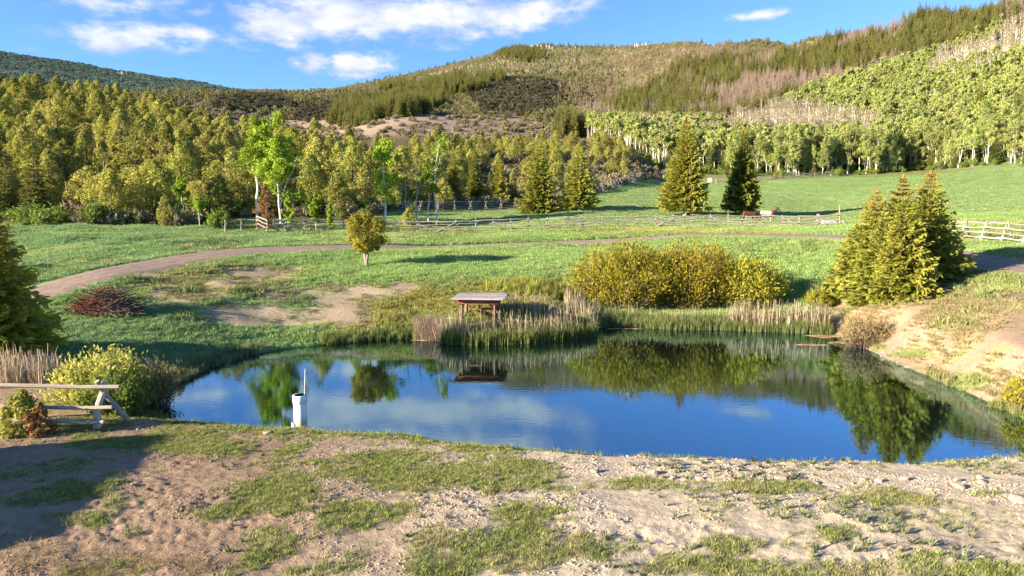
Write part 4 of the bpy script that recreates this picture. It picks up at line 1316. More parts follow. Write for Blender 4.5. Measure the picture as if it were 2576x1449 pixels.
nwood = 0
rest = []
for i in order:
    r_ = NR.random()
    isfir = r_ < (.05 if px[i] < 900 else .14)
    isbroad = (not isfir) and r_ > (.80 if px[i] < 900 else .93)
    if nwood < 330 and -70 < px[i] < 1640:
        key = 'fir' if isfir else ('broadleaf' if isbroad else 'juniper')
        var = int(NR.integers(0, len(KINDS[key])))
        s = NR.uniform(.62, 1.34) * (1.0 if px[i] < 1150 else .78) * (.8 if isfir else 1)
        form = ('narrow', 'tall-tipped', 'stubby')[var] if isfir else ('domed', 'round', 'tall')[var] if isbroad else ('broad-coned', 'slim-coned', 'wide domed', 'tall domed', 'low rounded', 'tall coned')[var]
        size = 'small' if s < .9 else ('large' if s > 1.1 else 'mid-sized')
        spot = WOODSPOT[int(np.searchsorted(WOODCUT, px[i]))]
        row = ('front-edge', 'second-rank', 'inner')[int(np.searchsorted([lo_of(px[i]) + 7, lo_of(px[i]) + 17], Y[i]))]
        lab = '%s %s %s, %s, %s' % (size, form, 'olive fir' if isfir else ('yellow-green broadleaf' if isbroad else 'olive juniper'), row, spot)
        if px[i] < 690:
            grp = 'firs of the left wood' if isfir else ('broadleaves of the left wood' if isbroad else 'junipers of the left wood')
        else:
            grp = 'firs of the centre slope' if isfir else ('broadleaves of the centre slope' if isbroad else 'junipers of the centre slope')
        thing_tree('fir_tree' if isfir else ('broadleaf_tree' if isbroad else 'juniper_tree'), key, var, (x[i], Y[i], z[i] - .1), NR.uniform(0, 6.28), s, lab, 'tree', grp)
        nwood += 1
    else:
        rest.append(i)
rest = np.array(rest)
s = NR.uniform(.75, 1.3, len(rest)) * np.where(px[rest] < 1150, 1, .8)
scatter('distant_juniper_wood', 'juniper', np.stack([x[rest], Y[rest], z[rest] - .1], 1), rots(len(rest)), iso(s), None, 'upper part of the olive juniper wood on the slopes', 'wood')

# --- sage and undergrowth at the wood's foot and on the centre slope
x, Y, z, px, py = place(9000, -60, 1700, 64, 260)
lo = np.interp(px, [-60, 560, 600, 930, 1150, 1480, 1510, 1600, 1700], [64, 66, 76, 79, 108, 112, 122, 158, 185])
k = (Y > lo) & (Y < lo + np.where(px < 1100, 14, 150)) & ~((px > 560) & (px < 660) & (Y < 76))
k &= NR.random(len(x)) < np.where(px < 1100, 1, .55)
m = k & (px > 1100)
scatter('sagebrush', 'sage', np.stack([x[m], Y[m], z[m]], 1), rots(m.sum()), iso(NR.uniform(.7, 1.6, m.sum())), None, 'pale sagebrush covering the slope above the diagonal fence', 'sagebrush')
m = k & (px <= 1100) & (px > 160) & (NR.random(len(x)) < .35)
scatter('sagebrush', 'sage', np.stack([x[m], Y[m], z[m]], 1), rots(m.sum()), iso(NR.uniform(.7, 1.5, m.sum())), None, 'grey-green brush along the foot of the left wood', 'sagebrush')
m = k & (px <= 1100) & (NR.random(len(x)) < .6)
scatter('undergrowth', 'undergrowth', np.stack([x[m], Y[m], z[m]], 1), rots(m.sum()), iso(NR.uniform(.5, 1.3, m.sum())), None, 'leafy green undergrowth along the wood edge', 'undergrowth')

# --- right hill: aspen slopes, then the spruce belt, then scrub to the skyline
LOW = ([1380, 1470, 1750, 1900, 2060, 2200, 2400, 2500, 2600, 2750], [348, 346, 338, 312, 245, 195, 140, 95, 60, 20])
UPP = ([1380, 1480, 1600, 1700, 1830, 1900, 2000, 2150, 2260, 2400, 2750], [348, 292, 240, 175, 125, 152, 142, 96, 55, 15, -80])
EDGE = ([1380, 1480, 1560, 1660, 2060, 2200, 2320, 2450, 2575, 2750], [330, 285, 250, 212, 199, 199, 206, 190, 171, 160])
x, Y, z, px, py = place(16500, 1400, 2860, 160, 470)
x2, Y2, z2, px2, py2 = place(15000, 1400, 2640, 470, 900)
x, Y, z, px, py = (np.concatenate(p) for p in ((x, x2), (Y, Y2), (z, z2), (px, px2), (py, py2)))
edge, low, upp = np.interp(px, *EDGE) + (fbm(x, Y, 22, 3) - .5) * 26, np.interp(px, *LOW), np.interp(px, *UPP)
nz, nz2, nz3 = fbm(x, Y, 38, 3), fbm(x + 300, Y, 60, 3), fbm(x, Y + 900, 25, 3)
u = NR.random(len(x))
asp = (Y > edge) & (py > low) & (u < np.where(Y < edge + 18, sstep(nz3, .28, .5), np.where(nz3 > .34, .62, .16)))
bud = asp & (nz2 + .25 * np.exp(-((px - 1950) / 130) ** 2 - ((py - 320) / 45) ** 2) > .585) & (Y > edge + 48 + (nz3 - .5) * 40)
asp &= ~bud
belt = (py <= low) & (py > upp) & (u < np.where(nz > .33, .55, .2)) & (Y > 250)
dead = belt & (fbm(x + 77, Y, 30, 2) > .60)
belt &= ~dead
scr = (py <= upp + 10) & (Y > 380) & (u > .55) & (px > 1780)
bud2 = (py <= upp) & (Y > 380) & (u > .62) & (px <= 1780) & (px > 1440 + (nz2 - .5) * 420)

order = [i for i in np.argsort(Y) if -20 < px[i] < 2600]
na = nb = nsp = nd = 0
HILLCUT = [1560, 1650, 1760, 1850, 1930, 2020, 2110, 2200, 2290, 2380, 2470, 2540]
HILLSPOT = ['above the diagonal fence', 'at the diagonal fence top', 'behind the tallest meadow spruce', 'at the field opening', 'behind the broad meadow spruce', 'left half of the far fence', 'right half of the far fence',
            'just past the far fence end', 'above the bank clump left tip', 'above the bank clump', 'right of the bank clump', 'near the right picture edge', 'at the right picture edge']


def belt_spot(i):
    h = ('lowest', 'lower-middle', 'upper-middle', 'topmost')[int(np.clip((low[i] - py[i]) / max(1, low[i] - upp[i]) * 4, 0, 3))]
    return '%s belt, %s' % (h, HILLSPOT[int(np.searchsorted(HILLCUT, px[i]))].replace('at the field', 'above the field').replace('behind the', 'above the'))



taken = np.zeros(len(x), bool)
lastpos = {}
for i in order:
    if asp[i] and Y[i] < edge[i] + 26 and NR.random() < .10:
        asp[i] = False; taken[i] = True
        var, s_ = int(NR.integers(0, 3)), NR.uniform(.45, 1.1)
        thing_tree('fir_tree', 'fir', var, (x[i], Y[i], z[i] - .1), NR.uniform(0, 6.28), s_, '%s %s fir among the front aspens, %s' % ('small' if s_ < .8 else 'large', ('slim', 'pointed', 'stubby')[var], HILLSPOT[int(np.searchsorted(HILLCUT, px[i]))]), 'tree', 'firs among the aspens')
        continue
    if asp[i] and na < 230:
        front = Y[i] < edge[i] + 9
        var, s_ = int(NR.integers(0, 5)), NR.uniform(.48, 1.18)
        thing_tree('aspen_tree', 'aspen', var, (x[i], Y[i], z[i] - .1), NR.uniform(0, 6.28), s_,
                   '%s green aspen %s, %s, %s' % ('short' if s_ < .75 else ('tall' if s_ > .95 else 'mid-height'), ('with even crown', 'with high crown', 'forked low', 'leaning', 'leafy far down')[var],
                                                  'in the front row' if front else 'behind the front row', HILLSPOT[int(np.searchsorted(HILLCUT, px[i]))]),
                   'tree', 'front row aspens' if front else 'aspens behind the front row')
        na += 1; taken[i] = True
    elif bud[i] and nb < 60:
        var, s_ = int(NR.integers(0, 3)), NR.uniform(.75, 1.1)
        thing_tree('aspen_tree', 'aspen_bud', var, (x[i], Y[i], z[i] - .1), NR.uniform(0, 6.28), s_,
                   '%s budding tan aspen, %s, %s' % ('short' if s_ < .9 else 'tall', ('even crown', 'high crown', 'narrow crown')[var], HILLSPOT[int(np.searchsorted(HILLCUT, px[i]))]), 'tree', 'budding aspens')
        nb += 1; taken[i] = True
    elif belt[i] and nsp < 230:
        var, s_ = int(NR.integers(0, 3)), NR.uniform(.6, 1.1)
        o = link('spruce_tree', KINDS['belt_spruce'][var])
        o.location = (x[i], Y[i], z[i] - .2); o.rotation_euler = (0, 0, NR.uniform(0, 6.28)); o.scale = (s_, s_, s_)
        tag(o, '%s %s spruce, %s' % ('short' if s_ < .77 else ('tall' if s_ > .95 else 'middling'), ('slender', 'squat', 'open-footed')[var], belt_spot(i)), 'tree', 'lower belt spruces' if py[i] > 250 else 'upper belt spruces')
        nsp += 1; taken[i] = True
    elif dead[i] and nd < 120:
        var, s_ = int(NR.integers(0, 2)), NR.uniform(.65, 1.05)
        o = link('dead_spruce', KINDS['dead_spruce'][var])
        o.location = (x[i], Y[i], z[i] - .2); o.rotation_euler = (0, 0, NR.uniform(0, 6.28)); o.scale = (s_, s_, s_)
        tag(o, '%s %s dead spruce, %s' % ('short' if s_ < .85 else 'tall', ('pinkish', 'thin pinkish')[var], belt_spot(i)), 'tree', 'dead spruces')
        nd += 1; taken[i] = True


def rest_of(mask, name, key, smin, smax, label, cat, sink=.2):
    m = mask & ~taken
    scatter(name, key, np.stack([x[m], Y[m], z[m] - sink], 1), rots(m.sum()), iso(NR.uniform(smin, smax, m.sum())), None, label, cat)


rest_of(asp, 'aspen_wood', 'far_aspen', .75, 1.15, 'green aspen wood climbing the right-hand hill', 'wood')
rest_of(bud, 'budding_aspen_wood', 'far_bud', .75, 1.1, 'tan budding aspens in strips across the right-hand hill', 'wood')
rest_of(belt, 'spruce_wood', 'belt_spruce', .6, 1.1, 'dark spruce belt running up to the right skyline', 'wood')
rest_of(dead, 'dead_spruce_wood', 'dead_spruce', .6, 1.0, 'pinkish dead spruces higher up the belt', 'wood')
rest_of(scr, 'hill_scrub', 'scrub', .9, 1.8, 'olive scrub below the right skyline', 'scrub')
rest_of(bud2, 'hill_aspens', 'mountain_bud', .5, .9, 'pale aspens between the belt and the cliffs', 'wood')
low_m = (Y > edge - 3) & (Y < edge + 30) & (u > .5) & (px > 1560)
scatter('aspen_undergrowth', 'undergrowth', np.stack([x[low_m], Y[low_m], z[low_m]], 1), rots(low_m.sum()), iso(NR.uniform(.6, 1.5, low_m.sum())), None, 'leafy shrubs under the front aspens', 'undergrowth')

# --- middle hills on the left and centre
x, Y, z, px, py = place(26000, 300, 1560, 250, 720)
nz, nz2 = fbm(x, Y, 45, 3), fbm(x + 300, Y, 22, 3)
con = sstep(ell(px, py, [(960, 280, 120, 22), (890, 300, 60, 22), (1060, 262, 80, 20), (1130, 232, 110, 16), (1050, 250, 60, 14), (1240, 205, 30, 12)]) + (nz2 - .5), 0, .2) > .5
u = NR.random(len(x))
taken = np.zeros(len(x), bool)
tan_h = (Y < 430) & (px < 1420)
m_con = con & (Y > 330) & (u < .8)
m_sage = tan_h & (u < .14) & ~con
dkm = (sstep(ell(px, py, SHADE_HILL) + (nz2 - .5) * .8, -.05, .3) > .5) & (Y > 410) & ~con
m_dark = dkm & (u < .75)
m_scr = ((Y > 415) & ~con & ~dkm & (u < np.where(nz > .5, .75, .22))) | (tan_h & (u > .995))
rest_of(m_con, 'hill_spruces', 'belt_spruce', .55, .95, 'patch of dark spruces on the middle hill', 'wood')
rest_of(m_sage, 'hill_sagebrush', 'sage', 1.0, 2.2, 'brown brush on the low middle hill', 'sagebrush')
rest_of(m_dark, 'dark_hill_scrub', 'dark_bush', .9, 2.0, 'dark brush with slope shade in its colour on the middle hills', 'scrub')
rest_of(m_scr, 'hill_scrub', 'scrub', .8, 1.9, 'dark scrub on the middle hills', 'scrub')

# --- the far mountain and the far left hill
x, Y, z, px, py = place(30000, 640, 1820, 700, 1450)
nz, nz2 = fbm(x, Y, 90, 3), fbm(x + 300, Y, 60, 3)
u = NR.random(len(x))
taken = np.zeros(len(x), bool)
top = np.interp(px, [640, 770, 900, 1000, 1200, 1330, 1430, 1640, 1820], [245, 243, 214, 197, 157, 124, 116, 124, 118])
ridge = np.zeros(len(x), bool)
cpat = sstep(ell(px, py, [(1340, 150, 46, 14), (1175, 220, 70, 16), (1300, 140, 60, 12), (1010, 232, 60, 10)]) + (nz2 - .5) * .8, 0, .25) > .5
con = ridge | (cpat & (u < .6))
grn = ~con & (nz > .45) & (u < .36)
bd = ~con & (nz <= .45) & (u < .38)
con &= ~ridge


def skyline(p, y0=700., y1=1700.):
    """distance and column of the ridge seen along one bearing"""
    yy = np.linspace(y0, y1, 240); xx = tcol(p) * yy * 1.0
    zz = ground_z(xx, yy)
    q, r = project(xx, yy, zz)
    i = int(np.argmin(r))
    return xx[i], yy[i], zz[i]


rp = []
for p in np.concatenate([NR.uniform(870, 1180, 46), NR.uniform(1180, 1420, 90), NR.uniform(1420, 1640, 40), NR.uniform(1640, 1800, 5)]):
    a_, b_, c_ = skyline(p)
    rp.append((a_, b_ + NR.uniform(-14, 10)))
rp = np.array(rp); rz_ = ground_z(rp[:, 0], rp[:, 1])
scatter('ridge_line_spruces', 'belt_spruce', np.stack([rp[:, 0], rp[:, 1], rz_ - .5], 1), rots(len(rp)), iso(NR.uniform(.6, 1.2, len(rp))), None, 'thin fringe of spruces along the far ridge line', 'wood')
rest_of(con, 'ridge_spruces', 'belt_spruce', .75, 1.15, 'thin line and patches of spruces on the far mountain', 'wood')
rest_of(grn, 'mountain_aspens', 'mountain_aspen', .5, .85, 'pale green aspen stands on the far mountain', 'wood')
rest_of(bd, 'mountain_budding_aspens', 'mountain_bud', .5, .85, 'tan leafless aspen stands on the far mountain', 'wood')
x, Y, z, px, py = place(13000, -120, 720, 640, 1620)
u = NR.random(len(x)); taken = np.zeros(len(x), bool)
rest_of(u < np.where(fbm(x, Y, 120, 3) > .47, .8, .25), 'blue_scrub', 'blue_bush', .6, 1.4, 'blue-green scrub on the far left hill', 'scrub', 1.0)

# ------------------------------------------------------------------ grass, reeds, weeds
def blades(n, h, spread, w, seed, lean=.45, seg=2, flat_top=False):
    g = np.random.default_rng(seed)
    b = MB()
    for i in range(n):
        a = g.uniform(0, 6.28); r = spread * math.sqrt(g.random())
        p0 = np.array([math.cos(a) * r, math.sin(a) * r, -.02 * h])
        hh = h * g.uniform(.55, 1.1)
        d = np.array([math.cos(a + g.normal(0, .8)), math.sin(a + g.normal(0, .8)), 0]) * lean * hh * g.uniform(.2, 1)
        sd_ = np.array([math.cos(a + 1.57 + g.normal(0, .6)), math.sin(a + 1.57 + g.normal(0, .6)), 0]) * w * g.uniform(.7, 1.3)
        p1 = p0 + d * .35 + np.array([0, 0, hh * .6]); p2 = p0 + d + np.array([0, 0, hh])
        t = g.uniform(0, 1)
        b.add([p0 - sd_, p0 + sd_, p1 + sd_ * .7, p1 - sd_ * .7], [(0, 1, 2, 3)], 0, t)
        if flat_top: b.add([p1 - sd_ * .7, p1 + sd_ * .7, p2 + sd_ * .45, p2 - sd_ * .45], [(0, 1, 2, 3)], 0, t)
        else: b.add([p1 - sd_ * .7, p1 + sd_ * .7, p2], [(0, 1, 2)], 0, t)
    return b


proto_collection('tuft', [blades(20, .06, .075, .004, i, .9).mesh('tuft%d' % i, ['grass']) for i in range(4)])
proto_collection('clump', [blades(34, .26, .17, .010, 20 + i, .7).mesh('clump%d' % i, ['grass']) for i in range(4)])
proto_collection('meadow', [blades(58, .24, .36, .013, 30 + i, .7).mesh('meadow%d' % i, ['grass']) for i in range(4)])
proto_collection('weed', [blades(14, .10, .03, .012, 40 + i, 1.6).mesh('weed%d' % i, ['grass']) for i in range(4)])
proto_collection('reed', [blades(16, .95, .14, .017, 50 + i, .22).mesh('reed%d' % i, ['reeds']) for i in range(4)])
proto_collection('stalk', [blades(5, 1.25, .14, .012, 60 + i, .25, flat_top=True).mesh('stalk%d' % i, ['reeds']) for i in range(4)])
proto_collection('straw', [blades(9, .20, .12, .004, 70 + i, 2.2).mesh('straw%d' % i, ['grass']) for i in range(3)])


def rock_mb(seed, n=2):
    g = np.random.default_rng(seed)
    import bmesh
    bm = bmesh.new()
    bmesh.ops.create_icosphere(bm, subdivisions=n, radius=1)
    v = np.array([p.co[:] for p in bm.verts]); f = [[q.index for q in p.verts] for p in bm.faces]
    bm.free()
    for q in range(9):
        d = rnd_dirs(1, g)[0]; lim = g.uniform(.5, .85)
        s = v @ d
        v = v - np.maximum(s - lim, 0)[:, None] * d
    v *= np.array([1, g.uniform(.6, .9), g.uniform(.45, .7)])
    b = MB(); b.add(v, f)
    return b


ROCKS = [rock_mb(i).mesh('rock%d' % i, ['rock']) for i in range(6)]
soilp = []
for i in range(3):
    m_ = rock_mb(90 + i, 1).mesh('clod%d' % i, ['rock'])
    soilp.append(m_)
proto_collection('clod', soilp)

# near grass
n = 118000
t = NR.uniform(tcol(-260), tcol(2860), n); Y = ys_area(n, 8.0, 20.4); x = t * Y
z = ground_z(x, Y)
c, g, dry, px, py, sd = cover(x, Y, z)
k = (NR.random(n) < g ** 1.3 * 0.8) & (g > .08)
v = fbm(x, Y, 1.4, 3)
base = np.array((0.205, 0.245, 0.068)) * (1 - v[:, None]) + np.array((0.285, 0.285, 0.10)) * v[:, None]
drywt = sstep(fbm(x + 40, Y, .6, 3), .5, .75)[:, None] * .6
base = base * (1 - drywt) + np.array((0.37, 0.31, 0.18)) * drywt
base *= NR.uniform(.85, 1.4, (n, 1))
sc_ = NR.uniform(.45, 1.1, n) * np.where(sd < .7, 1.5, 1.0)
scatter('short_grass', 'tuft', np.stack([x, Y, z], 1)[k], rots(k.sum()), np.stack([sc_ * 1.15, sc_ * 1.15, sc_], 1)[k], base[k], 'short patchy grass over the bare soil of the dam', 'grass')
# taller tufts at the near water's edge
n = 26000
t = NR.uniform(tcol(300), tcol(2640), n); Y = ys_area(n, 13.5, 20.4); x = t * Y
sd = shore_dist(x, Y); z = ground_z(x, Y)
dens_ = sstep(fbm(x, Y, 1.2, 3), .42, .62)
k = (sd > -.15) & (sd < .75) & (NR.random(n) < dens_ * .9 + .05)
col = np.array((0.155, 0.20, 0.055)) * NR.uniform(.7, 1.6, (n, 1)) + np.array((.05, .03, 0)) * NR.random((n, 1))
scatter('edge_grass', 'clump', np.stack([x, Y, np.maximum(z, -.02)], 1)[k], rots(k.sum()), iso(NR.uniform(.35, .9, n) * np.where(sd < .1, 1.0, .75))[k], col[k], 'tufts of grass along the near water edge', 'grass')
# weeds on the pale soil
n = 2600
t = NR.uniform(tcol(500), tcol(2640), n); Y = ys_area(n, 8.0, 14.8); x = t * Y
z = ground_z(x, Y); c, g, dry, px, py, sd = cover(x, Y, z)
k = (g < .5) & (NR.random(n) < np.where(px > 1900, .5, .22) * (fbm(x, Y, 2.0, 2) > .42))
scatter('weeds', 'weed', np.stack([x, Y, z], 1)[k], rots(k.sum()), iso(NR.uniform(.4, 1.25, n))[k], (np.array((0.185, 0.20, 0.105)) * NR.uniform(.7, 1.4, (n, 1)))[k], 'small grey-green weeds dotted over the pale soil', 'weeds')
n = 700
t = NR.uniform(tcol(-60), tcol(560), n); Y = ys_area(n, 8.0, 10.6); x = t * Y; z = ground_z(x, Y); px, py = project(x, Y, z)
k = (py > 1360 + .10 * px) & (fbm(x, Y, .7, 3) > .45)
scatter('straw', 'straw', np.stack([x, Y, z + .01], 1)[k], rots(k.sum()), (iso(NR.uniform(.5, 1.2, n)) * (1, 1, .28))[k], (np.array((0.36, 0.27, 0.14)) * NR.uniform(.6, 1.3, (n, 1)))[k], 'scattered dry straw at the bottom left', 'straw')
# clods
n = 34000
t = NR.uniform(tcol(-60), tcol(2640), n); Y = ys_area(n, 8.0, 16.2); x = t * Y
z = ground_z(x, Y); c, g, dry, px, py, sd = cover(x, Y, z)
k = (g < .6) & (sd > .1) & (NR.random(n) < sstep(fbm(x, Y, 1.1, 3), .35, .65))
cs = NR.uniform(.008, .028, n) * np.where(NR.random(n) < .06, 1.7, 1)
CL = bpy.data.materials.new('clod'); MATS['clod'] = CL
CL.use_nodes = True
_n = N(CL.node_tree); _o = _n.new('ShaderNodeOutputMaterial'); _d = _n.new('ShaderNodeBsdfDiffuse')
_n.put(_d.inputs[0], _n.new('ShaderNodeAttribute', attribute_name='col', attribute_type='INSTANCER').outputs['Color']); _n.put(_o.inputs[0], _d.outputs[0])
for m_ in soilp: m_.materials[0] = CL
scatter('soil_clods', 'clod', np.stack([x, Y, z + cs * .1], 1)[k], rots(k.sum()), iso(cs)[k], (c * NR.uniform(.85, 1.15, (n, 1)))[k], 'dry clods of trampled soil on the dam', 'soil')

# meadow grass on the far bank, then the field behind the fence
n = 122000
t = NR.uniform(tcol(-260), tcol(2860), n); Y = ys_area(n, 20.5, 74); x = t * Y
z = ground_z(x, Y); c, g, dry, px, py, sd = cover(x, Y, z)
rd = line_dist(x, Y, ROADL[::3])
k = (sd > .15) & (rd > 1.75) & (NR.random(n) < g ** 1.5) & (g > .22)
wid = NR.uniform(.6, 1.25, n) * np.interp(Y, [20, 40, 75], [.62, .85, 1.1]); hgt = wid * NR.uniform(.4, 1.0, n) * (.55 + .9 * fbm(x, Y, 3.0, 3)) * np.where(g < .9, .6, 1)
col = c * NR.uniform(.88, 1.2, (n, 1)) * 1.22
scatter('meadow_grass', 'meadow', np.stack([x, Y, z], 1)[k], rots(k.sum()), np.stack([wid, wid, hgt], 1)[k], col[k], 'lush green grass of the meadow around the pond', 'grass')
n = 66000
t = NR.uniform(tcol(900), tcol(2860), n); Y = ys_area(n, 72, 205); x = t * Y
z = ground_z(x, Y); c, g, dry, px, py, sd = cover(x, Y, z)
k = (g > .6) & (Y > 74)
wid = NR.uniform(1.2, 2.2, n); hgt = NR.uniform(.25, .6, n)
scatter('field_grass', 'meadow', np.stack([x, Y, z], 1)[k], rots(k.sum()), np.stack([wid, wid, hgt], 1)[k], (c * NR.uniform(.94, 1.1, (n, 1)) * 1.2)[k], 'short green grass of the field behind the rail fence', 'grass')


# reeds
def reeds(name, key, n, px0, px1, d0, d1, Ylim, smin, smax, cols_, label, dens=1.0, parent=None, stalk=False):
    t = NR.uniform(tcol(px0), tcol(px1), n); Y = NR.uniform(*Ylim, n); x = t * Y
    sd = shore_dist(x, Y)
    z = np.maximum(ground_z(x, Y), -.12)
    k = (sd > d0) & (sd < d1) & (fbm(x, Y, .9, 2) > .5 - .5 * dens)
    w_ = NR.random((n, 1)); col = np.array(cols_[0]) * (1 - w_) + np.array(cols_[1]) * w_
    s_ = NR.uniform(smin, smax, n)
    scatter(name, key, np.stack([x, Y, z], 1)[k], rots(k.sum()), iso(s_)[k], col[k], label, 'reeds')


GRN, PAL = ((.13, .19, .045), (.27, .29, .095)), ((.36, .285, .185), (.50, .42, .29))
reeds('cattail_reeds', 'reed', 9000, 1105, 1500, -.75, .55, (28, 38), .6, 1.05, GRN, 'green cattails in front of the little shelter', .75)
reeds('cattail_stalks', 'stalk', 2600, 1095, 1500, -.6, .7, (28, 38), .6, 1.15, PAL, 'pale dry cattail stalks in front of the shelter', .6)
reeds('cattail_reeds', 'reed', 11000, 1525, 2100, -.25, .75, (32, 39), .5, .8, ((.155, .185, .06), (.235, .265, .105)), 'green reeds along the foot of the willow thicket', .75)
reeds('cattail_stalks', 'stalk', 2600, 1840, 2095, .0, .95, (32, 39), .7, 1.15, PAL, 'pale dry stalks at the right end of the reeds', .8)
reeds('cattail_stalks', 'stalk', 1100, 1480, 1850, .3, 1.2, (33, 39), .4, .7, PAL, 'short dry stalks under the willows', .5)
reeds('cattail_stalks', 'stalk', 3600, 1040, 1112, -.25, .9, (30, 36), .4, .7, ((.24, .18, .13), (.36, .28, .2)), 'brown dead reeds left of the green cattails', .8)
reeds('sedge', 'reed', 3200, 800, 1045, -.15, .8, (28, 36), .3, .6, ((.12, .19, .05), (.28, .3, .1)), 'tall sedge along the left far shore', .6)
reeds('sedge', 'reed', 2600, 370, 640, -.4, .5, (20, 30), .3, .55, ((.14, .18, .075), (.27, .28, .13)), 'dark sedge in the left corner of the pond', .55)
reeds('sedge', 'reed', 2200, 2350, 2600, -.05, .4, (18, 30), .2, .42, ((.2, .22, .07), (.36, .32, .15)), 'sedge along the foot of the dirt bank', .45)


def patch(name, key, n, cx_, Yc, rx, ry, smin, smax, cols_, label, cat='reeds'):
    a = NR.uniform(0, 6.28, n); q = np.sqrt(NR.random(n))
    x = x_at(cx_, Yc) + rx * q * np.cos(a); Y = Yc + ry * q * np.sin(a); z = ground_z(x, Y)
    w_ = NR.random((n, 1)); col = np.array(cols_[0]) * (1 - w_) + np.array(cols_[1]) * w_
    scatter(name, key, np.stack([x, Y, z], 1), rots(n), iso(NR.uniform(smin, smax, n)), col, label, cat)


patch('cattail_stalks', 'stalk', 130, 1350, 34.6, 1.7, .8, .45, .8, PAL, 'flattened pale reeds to the right of the shelter')
patch('cattail_stalks', 'stalk', 80, 1450, 36.6, .6, .9, .5, .95, PAL, 'pale reeds at the left foot of the willow thicket')
patch('cattail_stalks', 'stalk', 170, 20, 21.2, 1.3, .7, .5, .85, ((.34, .26, .18), (.55, .44, .32)), 'dry tangled reeds under the left spruce')
patch('tall_grass', 'reed', 240, 1330, 38.0, 2.6, 1.0, .4, .75, ((.22, .26, .05), (.4, .37, .1)), 'tall yellow-green grass behind the shelter', 'grass')
patch('tall_grass', 'reed', 150, 985, 33.6, 1.1, .8, .3, .55, ((.24, .26, .06), (.42, .38, .14)), 'dry yellow grass at the shelter side of the far shore', 'grass')

# dry grass over the dirt bank on the right
n = 7600
t = NR.uniform(tcol(2080), tcol(2900), n); Y = ys_area(n, 19, 39); x = t * Y
z = ground_z(x, Y); c, g, dry, px, py, sd = cover(x, Y, z)
k = (sd > .4) & (line_dist(x, Y, ROADL[::3]) > 2.0) & (NR.random(n) < sstep(fbm(x, Y, 1.6, 3), .40, .62)) & (g < .8)
w_ = NR.random((n, 1))
scatter('dry_bank_grass', 'meadow', np.stack([x, Y, z], 1)[k], rots(k.sum()), (iso(NR.uniform(.35, .9, n)) * (1, 1, .6))[k], (np.array((.23, .21, .075)) * (1 - w_) + np.array((.39, .32, .185)) * w_)[k], 'dry tufts of grass over the dirt bank', 'grass')
# sparse grass and weeds on the bare patches of the left bank
n = 9000
t = NR.uniform(tcol(330), tcol(1000), n); Y = ys_area(n, 28, 42); x = t * Y
z = ground_z(x, Y); c, g, dry, px, py, sd = cover(x, Y, z)
k = (sd > .4) & (g < .6) & (NR.random(n) < sstep(fbm(x, Y, 1.2, 3), .42, .62))
w_ = NR.random((n, 1))
scatter('dry_bank_grass', 'meadow', np.stack([x, Y, z], 1)[k], rots(k.sum()), (iso(NR.uniform(.25, .6, n)) * (1, 1, .5))[k], (np.array((.17, .2, .07)) * (1 - w_) + np.array((.33, .285, .15)) * w_)[k], 'thin tufts over the bare patches of the left bank', 'grass')

# coarser weeds standing in the meadow
n = 5200
t = NR.uniform(tcol(-60), tcol(2640), n); Y = ys_area(n, 24, 72); x = t * Y
z = ground_z(x, Y); c, g, dry, px, py, sd = cover(x, Y, z)
k = (sd > 1.0) & (g > .5) & (line_dist(x, Y, ROADL[::3]) > 2.0) & (fbm(x, Y, 7.0, 3) > .52)
w_ = NR.random((n, 1))
scatter('meadow_weeds', 'clump', np.stack([x, Y, z], 1)[k], rots(k.sum()), (iso(NR.uniform(.9, 2.0, n)) * (1.3, 1.3, .8))[k], (np.array((.15, .21, .075)) * (1 - w_) + np.array((.33, .31, .13)) * w_)[k], 'taller weeds in patches over the meadow', 'weeds')

# ------------------------------------------------------------------ timber helpers
def log_mesh(name, seed, mat, seg=7, k=6):
    g = np.random.default_rng(seed)
    b = MB()
    xs = np.linspace(0, 1, k)
    p = np.stack([xs, np.concatenate([[0], g.normal(0, .35, k - 2), [0]]), np.concatenate([[0], g.normal(0, .35, k - 2), [0]])], 1)
    # offsets are in radius units because the log is scaled across by its radius
    rad = np.linspace(1.08, .86, k) * g.uniform(.92, 1.08, k)
    th = np.linspace(0, 2 * math.pi, seg, endpoint=False)
    V = np.stack([np.repeat(xs, seg), (p[:, 1:2] + rad[:, None] * np.cos(th)).ravel(), (p[:, 2:3] + rad[:, None] * np.sin(th)).ravel()], 1)
    i = np.arange(k - 1)[:, None] * seg; j = np.arange(seg)[None, :]; j2 = (j + 1) % seg
    b.add(V, np.stack([i + j, i + j2, i + seg + j2, i + seg + j], -1).reshape(-1, 4))
    b.add(V[:seg], [list(range(seg))[::-1]]); b.add(V[-seg:], [list(range(seg))])
    return b.mesh(name, [mat], smooth=False)


LOGS = {m: [log_mesh('log_%s_%d' % (m, i), 200 + i, m) for i in range(5)] for m in ('fence_wood', 'fence_pale', 'fence_grey', 'brown_post')}


def log(name, A, B, r, parent, mat='fence_wood', base=None):
    A, B = Vector(A), Vector(B)
    o = link(name, RR.choice(LOGS[mat]), parent=parent)
    d = B - A
    o.location = A - (parent.location if parent else Vector())
    o.rotation_mode = 'QUATERNION'
    o.rotation_quaternion = d.normalized().to_track_quat('X', 'Z')
    o.scale = (d.length, r, r)
    return o


def line_y(px, pts):
    return float(np.interp(px, [p[0] for p in pts], [p[1] for p in pts]))


def at_ground(px, Y, h=0.0):
    x = x_at(px, Y)
    return Vector((x, Y, gz(x, Y) + h))


